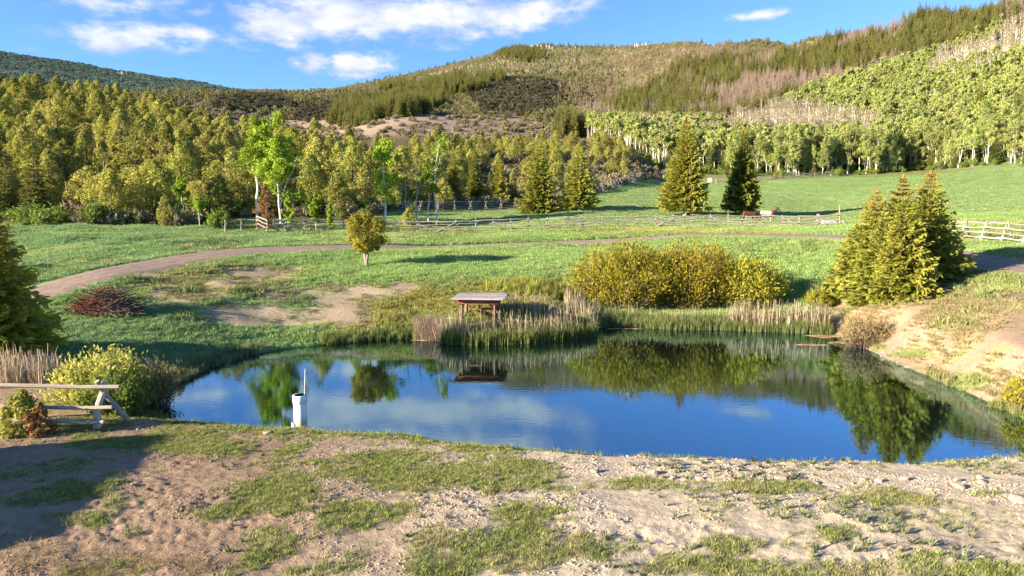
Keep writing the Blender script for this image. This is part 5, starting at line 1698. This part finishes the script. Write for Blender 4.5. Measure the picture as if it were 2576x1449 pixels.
# ---- long rail fence across the meadow
FP = [(672, 62), (780, 64.5), (1015, 68), (1476, 70), (1800, 71.5), (2103, 70)]
pxs = [672]
while pxs[-1] < 2060: pxs.append(pxs[-1] + RR.uniform(42, 50))
pxs[-1] = 2058; pxs.append(2102)
F1 = empty('rail_fence', at_ground(672, 62))
tag(F1, 'long weathered post-and-rail fence across the meadow behind the lone juniper', 'fence')
bases = [at_ground(p, line_y(p, FP)) for p in pxs]
for i, b in enumerate(bases):
    hgt = RR.uniform(1.18, 1.34) if i < len(bases) - 1 else 1.35
    lean = Vector((RR.gauss(0, .04), RR.gauss(0, .03), 0))
    log('post', b - Vector((0, 0, .15)), b + Vector((0, 0, hgt)) + lean, RR.uniform(.06, .082), F1)
for i in range(len(bases) - 1):
    a, b = bases[i], bases[i + 1]
    for h in (.22, .52, .82, 1.10):
        if RR.random() < .06: continue
        s1, s2 = RR.gauss(0, .05), RR.gauss(0, .05)
        ext = (b - a).normalized() * RR.uniform(.05, .35)
        off = Vector((0, -.11 if (i + int(h * 10)) % 2 else -.14, 0))
        log('rail', a + Vector((0, 0, h + s1)) + off - ext, b + Vector((0, 0, h + s2)) + off + ext, RR.uniform(.042, .055), F1)
    if i in (1, 8, 9, 12, 16, 21, 24, 28):
        up = i % 2
        log('brace', a + Vector((0, -.2, .15 if up else 1.0)), b + Vector((0, -.2, 1.0 if up else .15)), .05, F1)
e_ = bases[-1]
log('gate_post', e_ + Vector((.28, -.05, -.15)), e_ + Vector((.22, -.05, 2.05)), .075, F1)
log('stub_post', e_ + Vector((.62, -.2, -.15)), e_ + Vector((.60, -.2, .55)), .10, F1)

# wing of the fence at its left end
F2 = empty('rail_fence', at_ground(568, 63))
tag(F2, 'short dark rail fence rising from a lone post at the left fence corner', 'fence')
w0, w1, w2, w3 = at_ground(568, 63), at_ground(608, 65), at_ground(650, 67), at_ground(690, 70)
for q in (w0, w1, w2, w3):
    log('post', q - Vector((0, 0, .15)), q + Vector((0, 0, 1.3)), .085, F2, 'fence_grey')
for a, b in ((w0, w1), (w1, w2), (w2, w3)):
    for h in (.35, .78, 1.15):
        log('rail', a + Vector((0, -.1, h)), b + Vector((0, -.1, h + RR.gauss(0, .06))), .05, F2, 'fence_grey')
F3 = empty('rail_fence', at_ground(660, 63.5))
tag(F3, 'three pale rails slanting down to the fence corner post', 'fence')
a0, a1 = at_ground(648, 66.0), at_ground(676, 62.0)
log('post', a0 - Vector((0, 0, .15)), a0 + Vector((0, 0, 1.5)), .08, F3)
for h in (.62, .98, 1.32):
    log('rail', a0 + Vector((0, -.1, h + .12)), a1 + Vector((0, -.12, h - .08)), .055, F3)


# ---- buck fences
def buck_fence(name, pts, step, label, h=1.25, rails=4, rr=.055, mat='fence_grey', jr=.06, both=True):
    P = [at_ground(px, Y) for px, Y in pts]
    L = smooth_line([(p.x, p.y) for p in P], 200)
    s = np.concatenate([[0], np.cumsum(np.linalg.norm(np.diff(L, axis=0), axis=1))])
    m = max(2, int(round(s[-1] / step)) + 1)
    root = None
    prev = None
    for i in range(m):
        q = s[-1] * i / (m - 1)
        x, y = np.interp(q, s, L[:, 0]), np.interp(q, s, L[:, 1])
        x2, y2 = np.interp(min(q + .5, s[-1]), s, L[:, 0]), np.interp(min(q + .5, s[-1]), s, L[:, 1])
        x3, y3 = np.interp(max(q - .5, 0), s, L[:, 0]), np.interp(max(q - .5, 0), s, L[:, 1])
        d = Vector((x2 - x3, y2 - y3, 0)).normalized()
        n = Vector((-d.y, d.x, 0))
        if n.y > 0: n = -n                       # towards the pond
        b = Vector((x, y, gz(x, y)))
        if root is None:
            root = empty(name, b)
            tag(root, label, 'fence')
        j = d * RR.gauss(0, .12)
        log('leg', b + n * .62 + Vector((0, 0, -.1)) + j, b - n * .20 + Vector((0, 0, h + .12)) - j, jr, root, mat)
        log('leg', b - n * .62 + Vector((0, 0, -.1)) - j + d * .1, b + n * .20 + Vector((0, 0, h + .10)) + j + d * .1, jr, root, mat)
        if prev is not None:
            pb, pn = prev
            hs = [h - .02] + [h * f for f in (.72, .45, .18)][:rails - 1]
            for hh in hs:
                o = (1 - hh / h) * .62
                a_ = pb + pn * (o + .05) + Vector((0, 0, hh + RR.gauss(0, .03))); c_ = b + n * (o + .05) + Vector((0, 0, hh + RR.gauss(0, .03)))
                e = (c_ - a_).normalized() * RR.uniform(.08, .3)
                log('rail', a_ - e, c_ + e, rr * RR.uniform(.8, 1.1) * (1.25 if hh == hs[-1] else 1), root, mat)
        prev = (b, n)
    return root


buck_fence('buck_fence', [(2372, 49.5), (2440, 48), (2520, 46), (2640, 43.2), (2860, 39.5)], 1.45, 'grey buck-and-pole fence running down at the right edge past the spruce clump', 1.2, 4, .05, 'fence_wood', .065)
buck_fence('buck_fence', [(770, 83), (900, 88), (1050, 93), (1200, 99), (1330, 105)], 2.7, 'shaded grey buck fence along the dark wood edge behind the meadow', 1.35, 4)
buck_fence('buck_fence', [(1335, 105.5), (1430, 112), (1500, 122), (1545, 137), (1585, 153), (1612, 172)], 2.9, 'buck fence climbing diagonally beside the sagebrush slope', 1.35, 4, .06, 'fence_wood')


def rail_line(name, pts, step, label, h=1.25, rails=3, mat='fence_wood', rr=.06):
    P = [at_ground(px, Y) for px, Y in pts]
    L = smooth_line([(p.x, p.y) for p in P], 120)
    s = np.concatenate([[0], np.cumsum(np.linalg.norm(np.diff(L, axis=0), axis=1))])
    m = int(round(s[-1] / step)) + 1
    bs = []
    for i in range(m):
        x, y = np.interp(s[-1] * i / (m - 1), s, L[:, 0]), np.interp(s[-1] * i / (m - 1), s, L[:, 1])
        bs.append(Vector((x, y, gz(x, y))))
    root = empty(name, bs[0]); tag(root, label, 'fence')
    for b in bs: log('post', b - Vector((0, 0, .1)), b + Vector((0, 0, h + .1)), .09, root, mat)
    for a, b in zip(bs, bs[1:]):
        for i in range(rails):
            hh = h * (i + .8) / rails
            log('rail', a + Vector((0, -.1, hh)), b + Vector((0, -.1, hh)), rr, root, mat)
    return root


rail_line('rail_fence', [(1612, 173), (1690, 176), (1755, 178)], 3.2, 'pale far rail fence left of the field opening', 1.3, 4, rr=.08)
rail_line('rail_fence', [(1796, 178), (1830, 179)], 3.6, 'short pale rail panel with tall end post beside the field opening', 1.4, 4, rr=.08)
rail_line('rail_fence', [(1845, 180), (1960, 184), (2095, 189)], 3.6, 'pale far rail fence rising along the foot of the aspens', 1.25, 3, rr=.08)

# ---- near buck fence at the pond corner
nf = Vector((-10.28, 16.45, gz(-10.28, 16.45)))
F9 = empty('buck_fence', nf)
tag(F9, 'near buck fence of three peeled rails and crossed legs at the lower left', 'fence')
apex = Vector((-10.16, 16.62, 1.66))
b1 = Vector((-10.30, 16.42, gz(-10.30, 16.42) - .1)); b2 = Vector((-9.90, 17.25, gz(-9.9, 17.25) - .1))
dn = (apex - b1).normalized()
log('leg', b1, apex + dn * .02 + Vector((.04, .05, 0)), .088, F9, 'fence_pale')
log('leg', b2, apex + Vector((-.09, -.09, .06)), .07, F9, 'fence_pale')
c1 = Vector((-13.55, 16.62, 1.66))
log('leg', Vector((-13.9, 16.3, .35)), c1 + Vector((.05, .12, .14)), .085, F9)
log('leg', Vector((-13.15, 17.4, .35)), c1 + Vector((-.05, -.12, .1)), .08, F9)
log('rail', Vector((-14.4, 16.45, 1.60)), Vector((-9.66, 16.47, 1.60)), .056, F9, 'fence_pale')
log('rail', Vector((-14.3, 16.28, 1.17)), Vector((-9.78, 16.33, 1.12)), .054, F9, 'fence_pale')
log('rail', Vector((-12.75, 16.26, .84)), Vector((-9.95, 16.24, .78)), .054, F9, 'fence_pale')

# ------------------------------------------------------------------ little shelter on the far shore
def build_shelter():
    Y0, Y1 = 31.9, 33.9
    zg = gz(x_at(1196, 33), 33.0)
    xl, xr = x_at(1156, Y0, 760), x_at(1255, Y0, 760)
    cx_, cy_ = (xl + xr) / 2, (Y0 + Y1) / 2
    root = empty('shelter', (cx_, cy_, zg - .1), math.radians(-3))
    w, dpt = xr - xl, Y1 - Y0
    top = 1.72 - (zg - .1)                       # underside of the fascia above the shelter's foot
    def part(name, b, mat):
        return link(name, b.mesh(name, [mat]), parent=root)
    for sx in (-1, 1):
        for sy in (-1, 1):
            b = MB(); b.tube([(sx * (w / 2 - .16) + .03 * sx, sy * (dpt / 2 - .14), -.7), (sx * (w / 2 - .16), sy * (dpt / 2 - .14), top + .2)], [.075, .07], 6)
            part('post', b, 'brown_post')
    fh = .24
    for nm, (x_, y_, sx, sy) in {'f': (0, -dpt / 2, w, .045), 'b': (0, dpt / 2, w, .045), 'l': (-w / 2 - .025, 0, .045, dpt), 'r': (w / 2 + .025, 0, .045, dpt)}.items():
        b = MB(); b.box(x_, y_, top + fh / 2, sx - .004, sy, fh, jit=.004)
        part('fascia_board', b, 'red_board')
    nb = 9
    rw, rd = w + .62, dpt + .75
    for i in range(nb):
        y = -rd / 2 + rd * (i + .5) / nb
        b = MB(); e = RR.uniform(-.06, .06)
        b.box(e, y, top + fh + .026 + .02 * (i % 2) * .4 + RR.uniform(-.004, .006), rw + RR.uniform(-.06, .06), rd / nb - .012, .04, jit=.004)
        part('roof_board', b, 'roof_board')
    b = MB(); b.box(.1, -.1, top - .34, w * .72, .34, .05, jit=.01); part('bench_seat', b, 'brown_post')
    b = MB(); b.box(.1, .25, top - .40, w * .72, .26, .05, jit=.01); part('bench_seat', b, 'brown_post')
    for sx in (-1, 1):
        b = MB(); b.box(sx * w * .34 + .1, .05, top - .44, .07, dpt * .8, .09, jit=.004); part('crossbar', b, 'brown_post')
    b = MB(); b.tube([(w / 2 - .2, -.1, top - .35), (w / 2 - .55, -.3, top + .05)], [.035, .035], 5); part('brace', b, 'brown_post')
    tag(root, 'low open shelter with grey plank roof and red fascia among the reeds', 'shelter')


build_shelter()

# ------------------------------------------------------------------ standpipe in the near water
def build_pipe():
    X, Yp = on_water(757, 1094)
    Yp += .28; X = x_at(757, Yp, 1090)
    root = empty('standpipe', (X, Yp, 0))
    def ring(b, r0, z0, r1, z1, seg=28): b.tube([(0, 0, z0), (0, 0, z1)], [r0, r1], seg, cap=False)
    b = MB(); ring(b, .175, -.5, .175, .86)
    th = np.linspace(0, 2 * math.pi, 28, endpoint=False)
    link('pipe_body', b.mesh('pipe_body', ['pipe_plastic'], True), parent=root)
    b = MB(); b.tube([(0, 0, .80), (0, 0, .82), (0, 0, 1.0), (0, 0, 1.015), (0, 0, 1.015), (0, 0, .70)], [.180, .196, .196, .19, .165, .162], 28, cap=False)
    link('collar', b.mesh('collar', ['pipe_rim'], True), parent=root)
    b = MB(); b.tube([(0, 0, .715), (0, 0, .72)], [.16, .16], 20)
    link('inner_cap', b.mesh('inner_cap', ['trough_metal']), parent=root)
    b = MB(); ring(b, .1785, .45, .1785, .475)
    link('joint_band', b.mesh('joint_band', ['pipe_rim'], True), parent=root)
    b = MB(); b.tube([(.11, .0, .68), (.165, .0, 1.72)], [.013, .011], 8)
    link('rod', b.mesh('rod', ['grey_metal'], True), parent=root)
    tag(root, 'white upright plastic pipe with a thin rod standing in the near water', 'pipe')
    b = MB(); b.tube([(0, 0, -.4), (0, 0, .15), (0, 0, .15), (0, 0, .02)], [.055, .055, .045, .044], 16, cap=False)
    b.tube([(0, 0, .03), (0, 0, .035)], [.044, .044], 14)
    o = link('pipe_stub', b.mesh('pipe_stub', ['pipe_rim'], True))
    x2 = x_at(739, Yp - .12, 1090)
    o.location = (x2, Yp - .12, 0.14)
    tag(o, 'small white pipe stub just left of the tall standpipe', 'pipe')


build_pipe()

# ------------------------------------------------------------------ horses
def pinto_mat():
    def f(n, p):
        tc = n.new('ShaderNodeTexCoord').outputs['Object']
        sp = n.new('ShaderNodeSeparateXYZ'); n.put(sp.inputs[0], tc)
        k = n.m('ADD', n.m('MULTIPLY', n.m('SUBTRACT', n.noise(tc, 2.4, 2, .5), .5), .8), sp.outputs[0])
        patch_ = n.m('MAXIMUM', n.step(k, .40, .44), n.step(k, -.75, -.79))
        n.put(p.inputs['Base Color'], n.mix(patch_, (0.40, 0.35, 0.31), (0.13, 0.055, 0.03)))
    return principled('horse_pinto', f, .6, .3)


pinto_mat()


def horse(px, Y, rz, mat, label, head_up, sc_=1.0):
    x = x_at(px, Y)
    root = empty('horse', (x, Y, gz(x, Y)), rz, sc_)
    V = [(0, 0, 1.12), (-.55, 0, 1.18), (-.78, 0, 1.10), (.35, 0, 1.10), (.62, 0, 1.16)]
    Rd = [(.29, .33), (.27, .30), (.16, .20), (.28, .33), (.20, .25)]
    E = [(0, 1), (1, 2), (0, 3), (3, 4)]
    if head_up:
        nk = [(.86, 0, 1.42), (1.04, 0, 1.66), (1.22, 0, 1.62), (1.44, 0, 1.44)]
    else:
        nk = [(.90, 0, 1.20), (1.14, 0, 1.02), (1.26, 0, .82), (1.36, 0, .58)]
    nr_ = [(.13, .19), (.09, .13), (.085, .11), (.055, .065)]
    last = 4
    for p, r in zip(nk, nr_):
        V.append(p); Rd.append(r); E.append((last, len(V) - 1)); last = len(V) - 1
    for s in (-1, 1):                              # ears
        V.append((nk[1][0] - .02, s * .06, nk[1][2] + .2)); Rd.append((.02, .025)); E.append((6, len(V) - 1))
    def leg(att, pts, rs):
        l = att
        for p, r in zip(pts, rs):
            V.append(p); Rd.append((r, r)); E.append((l, len(V) - 1)); l = len(V) - 1
    for s, st in ((-1, .10), (1, -.08)):
        leg(4, [(.56 + st, s * .17, .86), (.58 + st, s * .16, .52), (.57 + st * 1.6, s * .16, .10), (.62 + st * 1.6, s * .16, .02)], [.12, .065, .042, .055])
        leg(2, [(-.66 - st, s * .17, .88), (-.58 - st, s * .17, .66), (-.78 - st, s * .16, .44), (-.74 - st, s * .16, .10), (-.69 - st, s * .16, .02)], [.16, .10, .06, .042, .055])
    me = bpy.data.meshes.new('horse_body')
    me.from_pydata(V, E, [])
    o = link('body', me, parent=root)
    md = o.modifiers.new('skin', 'SKIN')
    for sv, r in zip(me.skin_vertices[0].data, Rd): sv.radius = r
    me.skin_vertices[0].data[0].use_root = True
    md.use_smooth_shade = True
    o.modifiers.new('sub', 'SUBSURF').render_levels = 2
    me.materials.append(MATS[mat])
    b = MB(); b.tube([(-.80, 0, 1.18), (-.98, 0, 1.0), (-1.0, 0, .55)], [.05, .075, .03], 6)
    link('tail', b.mesh('tail', ['horse_mane'], True), parent=root)
    b = MB(); g = np.random.default_rng(3)
    p0, p1 = np.array((.62, 0, 1.44 if head_up else 1.40)), np.array((nk[1][0] - .06, 0, nk[1][2] + .15))
    s = g.uniform(0, 1, 60)[:, None]
    b.leaves(p0 * (1 - s) + p1 * s, np.stack([g.normal(0, .3, 60), g.normal(0, .4, 60), -np.ones(60)], 1), rnd_dirs(60, g), .18, .07)
    link('mane', b.mesh('mane', ['horse_mane']), parent=root)
    return tag(root, label, 'horse')


horse(1882, 74.6, math.radians(4), 'horse_brown', 'brown horse with dark tail behind the rail fence under the broad spruce', False, 1.0)
horse(1926, 74.9, math.radians(-3), 'horse_pinto', 'white and brown pinto horse with raised head behind the rail fence', True, 1.0)
# metal trough behind the fence end, white box in the field opening
q = at_ground(2082, 72.5)
b = MB(); b.tube([(-.6, 0, .02), (-.6, 0, .06), (.6, 0, .06)], [.2, .25, .25], 4, cap=True)
b = MB()
for (cx_, cy_, sx, sy) in ((0, -.28, 1.3, .03), (0, .28, 1.3, .03), (-.66, 0, .03, .59), (.66, 0, .03, .59)): b.box(cx_, cy_, .25, sx, sy, .5)
b.box(0, 0, .03, 1.28, .52, .05); b.box(0, 0, .40, 1.28, .52, .01)
o = link('water_trough', b.mesh('water_trough', ['trough_metal'])); o.location = q
tag(o, 'grey metal water trough behind the right end of the rail fence', 'trough')
q = at_ground(1781, 181)
b = MB(); b.box(0, 0, .85, .9, .5, 1.0, jit=.01); b.box(0, 0, 1.38, 1.0, .6, .06); b.tube([(-.3, 0, -.2), (-.3, 0, .4)], [.06, .06], 6); b.tube([(.3, 0, -.2), (.3, 0, .4)], [.06, .06], 6)
o = link('white_box', b.mesh('white_box', ['white_paint'])); o.location = q
tag(o, 'tiny white box on legs in the far field opening', 'box')

# ------------------------------------------------------------------ brush piles
def pile(name, px, Y, rx, ry, h, n, mats, seed, label, rr=.012, ln=(.7, 1.8)):
    g = np.random.default_rng(seed)
    b = MB()
    for i in range(n):
        a = g.uniform(0, 6.28); q = math.sqrt(g.random())
        c = np.array([math.cos(a) * q * rx * .8, math.sin(a) * q * ry * .8, 0])
        top = h * (1 - q ** 2) * g.uniform(.25, 1.0)
        L = g.uniform(*ln)
        aa = g.normal(0, 1.1) + (0 if g.random() < .5 else math.pi)
        d = np.array([math.cos(aa), math.sin(aa) * .7, g.normal(-.1, .28)])
        p = [c + (0, 0, top) - d * L / 2, c + np.array([0, 0, top]) + g.normal(0, .05, 3), c + (0, 0, top) + d * L / 2]
        p = [np.array([v[0], v[1], max(.01, v[2])]) for v in p]
        m = 1 if (v_ := c[0] + g.normal(0, .35)) > 0 else 0
        b.tube(p, [rr * g.uniform(.6, 1.8), rr, rr * .4], 4, m, g.random(), cap=False)
    x = x_at(px, Y)
    o = link(name, b.mesh(name, mats)); o.location = (x, Y, gz(x, Y) - .03)
    tag(o, label, 'brush pile')


pile('brush_pile', 258, 30.6, 1.6, 1.0, 1.2, 760, ['twigs_red', 'twigs'], 5, 'heap of reddish cut branches on the left bank')
pile('brush_pile', 2335, 34.0, 1.0, .6, .6, 200, ['twigs', 'twigs'], 6, 'pale dry twigs heaped under the right of the spruce clump', .011, (.6, 1.4))

# ------------------------------------------------------------------ rocks
def rock(px, py, size, label, grp=None, Y=None, flat=1.0, mat=None):
    d = pix_dir(px, py)
    yy = Y
    if yy is None:
        yy = 9.0
        while yy < 60:
            if HC + d.z / d.y * yy <= gz(d.x / d.y * yy, yy): break
            yy += .05
    x = d.x / d.y * yy
    o = link('rock', RR.choice(ROCKS))
    o.location = (x, yy, gz(x, yy) + size * .04)
    o.rotation_euler = (RR.gauss(0, .15), RR.gauss(0, .15), RR.uniform(0, 6.28))
    o.scale = (size * RR.uniform(.8, 1.2), size * RR.uniform(.8, 1.1), size * RR.uniform(.8, 1.2) * flat)
    return tag(o, label, 'rock', grp)


rock(345, 1078, .16, 'flat pale stone beside the back leg of the near fence', flat=.5)
rock(441, 1079, .11, 'small cream stone at the pond corner')
rock(672, 1090, .22, 'flat tan rock at the water edge left of the standpipe', flat=.42)
rock(1965, 1205, .17, 'orange-tan rock in the stones at the right of the near shore')
rock(2225, 889, .17, 'largest pale stone at the foot of the dirt bank', flat=.7)
rock(2555, 1258, .19, 'reddish rock half buried at the right edge')
ORD = ['first', 'second', 'third', 'fourth', 'fifth', 'sixth', 'seventh', 'eighth', 'ninth', 'tenth', 'eleventh', 'twelfth', 'thirteenth', 'fourteenth', 'fifteenth',
       'sixteenth', 'seventeenth', 'eighteenth', 'nineteenth', 'twentieth', 'twenty-first', 'twenty-second']
for i, px_ in enumerate(sorted((RR.uniform(1480, 2540) for _ in range(22)), reverse=True)):
    y_ = np.interp(px_, [1480, 1900, 2250, 2570], [1185, 1205, 1208, 1200]) + abs(RR.gauss(0, 12))
    rock(px_, float(y_), RR.uniform(.05, .11) * (1.3 if px_ > 2300 else 1), '%s tan stone from the right in the near shore strip' % ORD[i], 'shore stones')
for i in range(9):
    rock(2196 + RR.gauss(0, 3) + i * 11, 884 + RR.gauss(0, 4) + i * 5, RR.uniform(.04, .09), '%s small white stone from the left at the dirt bank foot' % ORD[i], 'bank stones')
for i, px_ in enumerate(sorted(RR.uniform(900, 1450) for _ in range(16))):
    rock(px_, RR.uniform(1140, 1200), RR.uniform(.03, .07), '%s small tan stone from the left in the near shore grass' % ORD[i], 'small shore stones')


# cliffs on the far ridge
def outcrop(px0, px1, Y, zpy_top, height, seed, label, seg=9):
    g = np.random.default_rng(seed)
    b = MB()
    _, ys_, _ = skyline((px0 + px1) / 2) if px0 > 640 else (0, Y, 0)
    Y = ys_ - 26 if px0 > 640 else Y
    x0, x1 = x_at(px0, Y, 120), x_at(px1, Y, 120)
    xc = (x0 + x1) / 2
    zb = gz(xc, Y)
    for i in range(seg):
        f = (i + .5) / seg
        w = (x1 - x0) / seg * g.uniform(.9, 1.35)
        hh = height * g.uniform(.65, 1.05) * (1 - .5 * abs(f - .5))
        v = rock_mb(int(g.integers(1000)), 2)
        vv = v.v[0].copy()
        vv = vv / np.abs(vv).max(0) * (w * .62, w * g.uniform(.6, 1.0), hh)
        b.add(vv + (x0 + (x1 - x0) * f - xc, g.normal(0, w * .2), 0), v.f[0])
    o = link('rock_outcrop', b.mesh('rock_outcrop', ['cliff_rock']))
    o.location = (xc, Y, zb)
    tag(o, label, 'cliff')


outcrop(1595, 1642, 1270, 118, 17, 1, 'tan cliff band at the right end of the far ridge')
outcrop(1530, 1575, 1265, 120, 9, 2, 'low tan cliff in the middle of the far ridge')
outcrop(1430, 1462, 1240, 120, 8, 3, 'small dark cliff left of the ridge middle', 6)
outcrop(1320, 1392, 1215, 128, 12, 4, 'reddish broken cliffs under the spruces of the ridge', 10)
outcrop(288, 318, 1500, 181, 9, 5, 'small tan rock knob on the far left hill', 6)


# floating mats of old reed litter
def litter(px, py, rx, ry, seed, label):
    g = np.random.default_rng(seed)
    x, y = on_water(px, py)
    k = 30
    a = np.linspace(0, 6.2832, k, endpoint=False)
    r = 1 + .28 * np.sin(a * 3 + seed) + .2 * np.sin(a * 7 + seed * 2) + g.normal(0, .10, k)
    ring = np.stack([rx * r * np.cos(a), ry * r * np.sin(a)], 1)
    b = MB()
    V = [(p[0], p[1], .004) for p in ring] + [(p[0] * .8, p[1] * .8, .022) for p in ring] + [(0, 0, .026)]
    F = [(i, (i + 1) % k, k + (i + 1) % k, k + i) for i in range(k)]
    b.add(V, F)
    b.f.append(np.array([(k + i, k + (i + 1) % k, 2 * k) for i in range(k)])); b.mi.append(np.zeros(k))
    o = link('reed_litter', b.mesh('reed_litter', ['algae_mat'])); o.location = (x, y, 0)
    tag(o, label, 'litter')


litter(2080, 846, 1.0, .42, 1, 'tan litter mat floating at the right end of the reeds')
litter(2040, 868, .75, .16, 2, 'thin tan litter strip floating out from the right reeds')
litter(1570, 827, .9, .12, 3, 'tan litter strip at the foot of the willow reeds')
litter(2120, 862, .6, .3, 4, 'tan litter against the dirt bank corner')
litter(1062, 856, .45, .1, 5, 'small tan litter patch by the brown reeds')

# ------------------------------------------------------------------ the shed whose shadow falls across the lower left
def build_barn():
    ca, sa = math.cos(SH), math.sin(SH)
    H = 3.4
    L0, L1 = (H - .87) / math.tan(SUN_EL), (H - .5) / math.tan(SUN_EL)
    p0 = Vector((-6.85 - ca * L0, 9.6 - sa * L0, 0)); p1 = Vector((-8.6 - ca * L1, 16.1 - sa * L1, 0))
    d = (p1 - p0).normalized(); n = Vector((-d.y, d.x, 0))
    if n.x > 0: n = -n
    root = empty('field_shed', p0 + Vector((0, 0, gz(p0.x, p0.y))))
    z0 = root.location.z
    def quadbox(name, a, b_, thick, zlo, zhi, zhi2, mat):
        b = MB()
        t = (b_ - a).normalized(); m = Vector((-t.y, t.x, 0)) * thick
        v = [a, b_, b_ + m, a + m]
        hh = [zhi, zhi2, zhi2, zhi]
        V = [(*(q - p0)[:2], zlo) for q in v] + [(*(q - p0)[:2], h_) for q, h_ in zip(v, hh)]
        b.add(V, [(3, 2, 1, 0), (4, 5, 6, 7), (0, 1, 5, 4), (1, 2, 6, 5), (2, 3, 7, 6), (3, 0, 4, 7)])
        link(name, b.mesh(name, [mat]), parent=root)
    wd = 5.0
    i0, i1 = p0 + d * .3 + n * .3, p1 - d * .3 + n * .3
    j0, j1 = i0 + n * wd, i1 + n * wd
    quadbox('wall', i0, i1, .12, -.4, H - .25 - z0 + .5, H - .25 - z0 + .5, 'barn_board')
    quadbox('wall', j0, j1, .12, -.4, H - 1.1 - z0 + .5, H - 1.1 - z0 + .5, 'barn_board')
    quadbox('wall', i0, j0, .12, -.4, H - .25 - z0 + .5, H - 1.1 - z0 + .5, 'barn_board')
    quadbox('wall', i1, j1, .12, -.4, H - .25 - z0 + .5, H - 1.1 - z0 + .5, 'barn_board')
    b = MB()
    q = [p0, p1, p1 + n * (wd + .8), p0 + n * (wd + .8)]
    hz = [H - z0, H - z0, H - z0 - .95, H - z0 - .95]
    V = [(*(a - p0)[:2], h_ - .1) for a, h_ in zip(q, hz)] + [(*(a - p0)[:2], h_) for a, h_ in zip(q, hz)]
    b.add(V, [(3, 2, 1, 0), (4, 5, 6, 7), (0, 1, 5, 4), (1, 2, 6, 5), (2, 3, 7, 6), (3, 0, 4, 7)])
    link('roof', b.mesh('roof', ['barn_board']), parent=root)
    tag(root, 'board shed beyond the left edge, seen only by its shadow at lower left', 'shed')


build_barn()
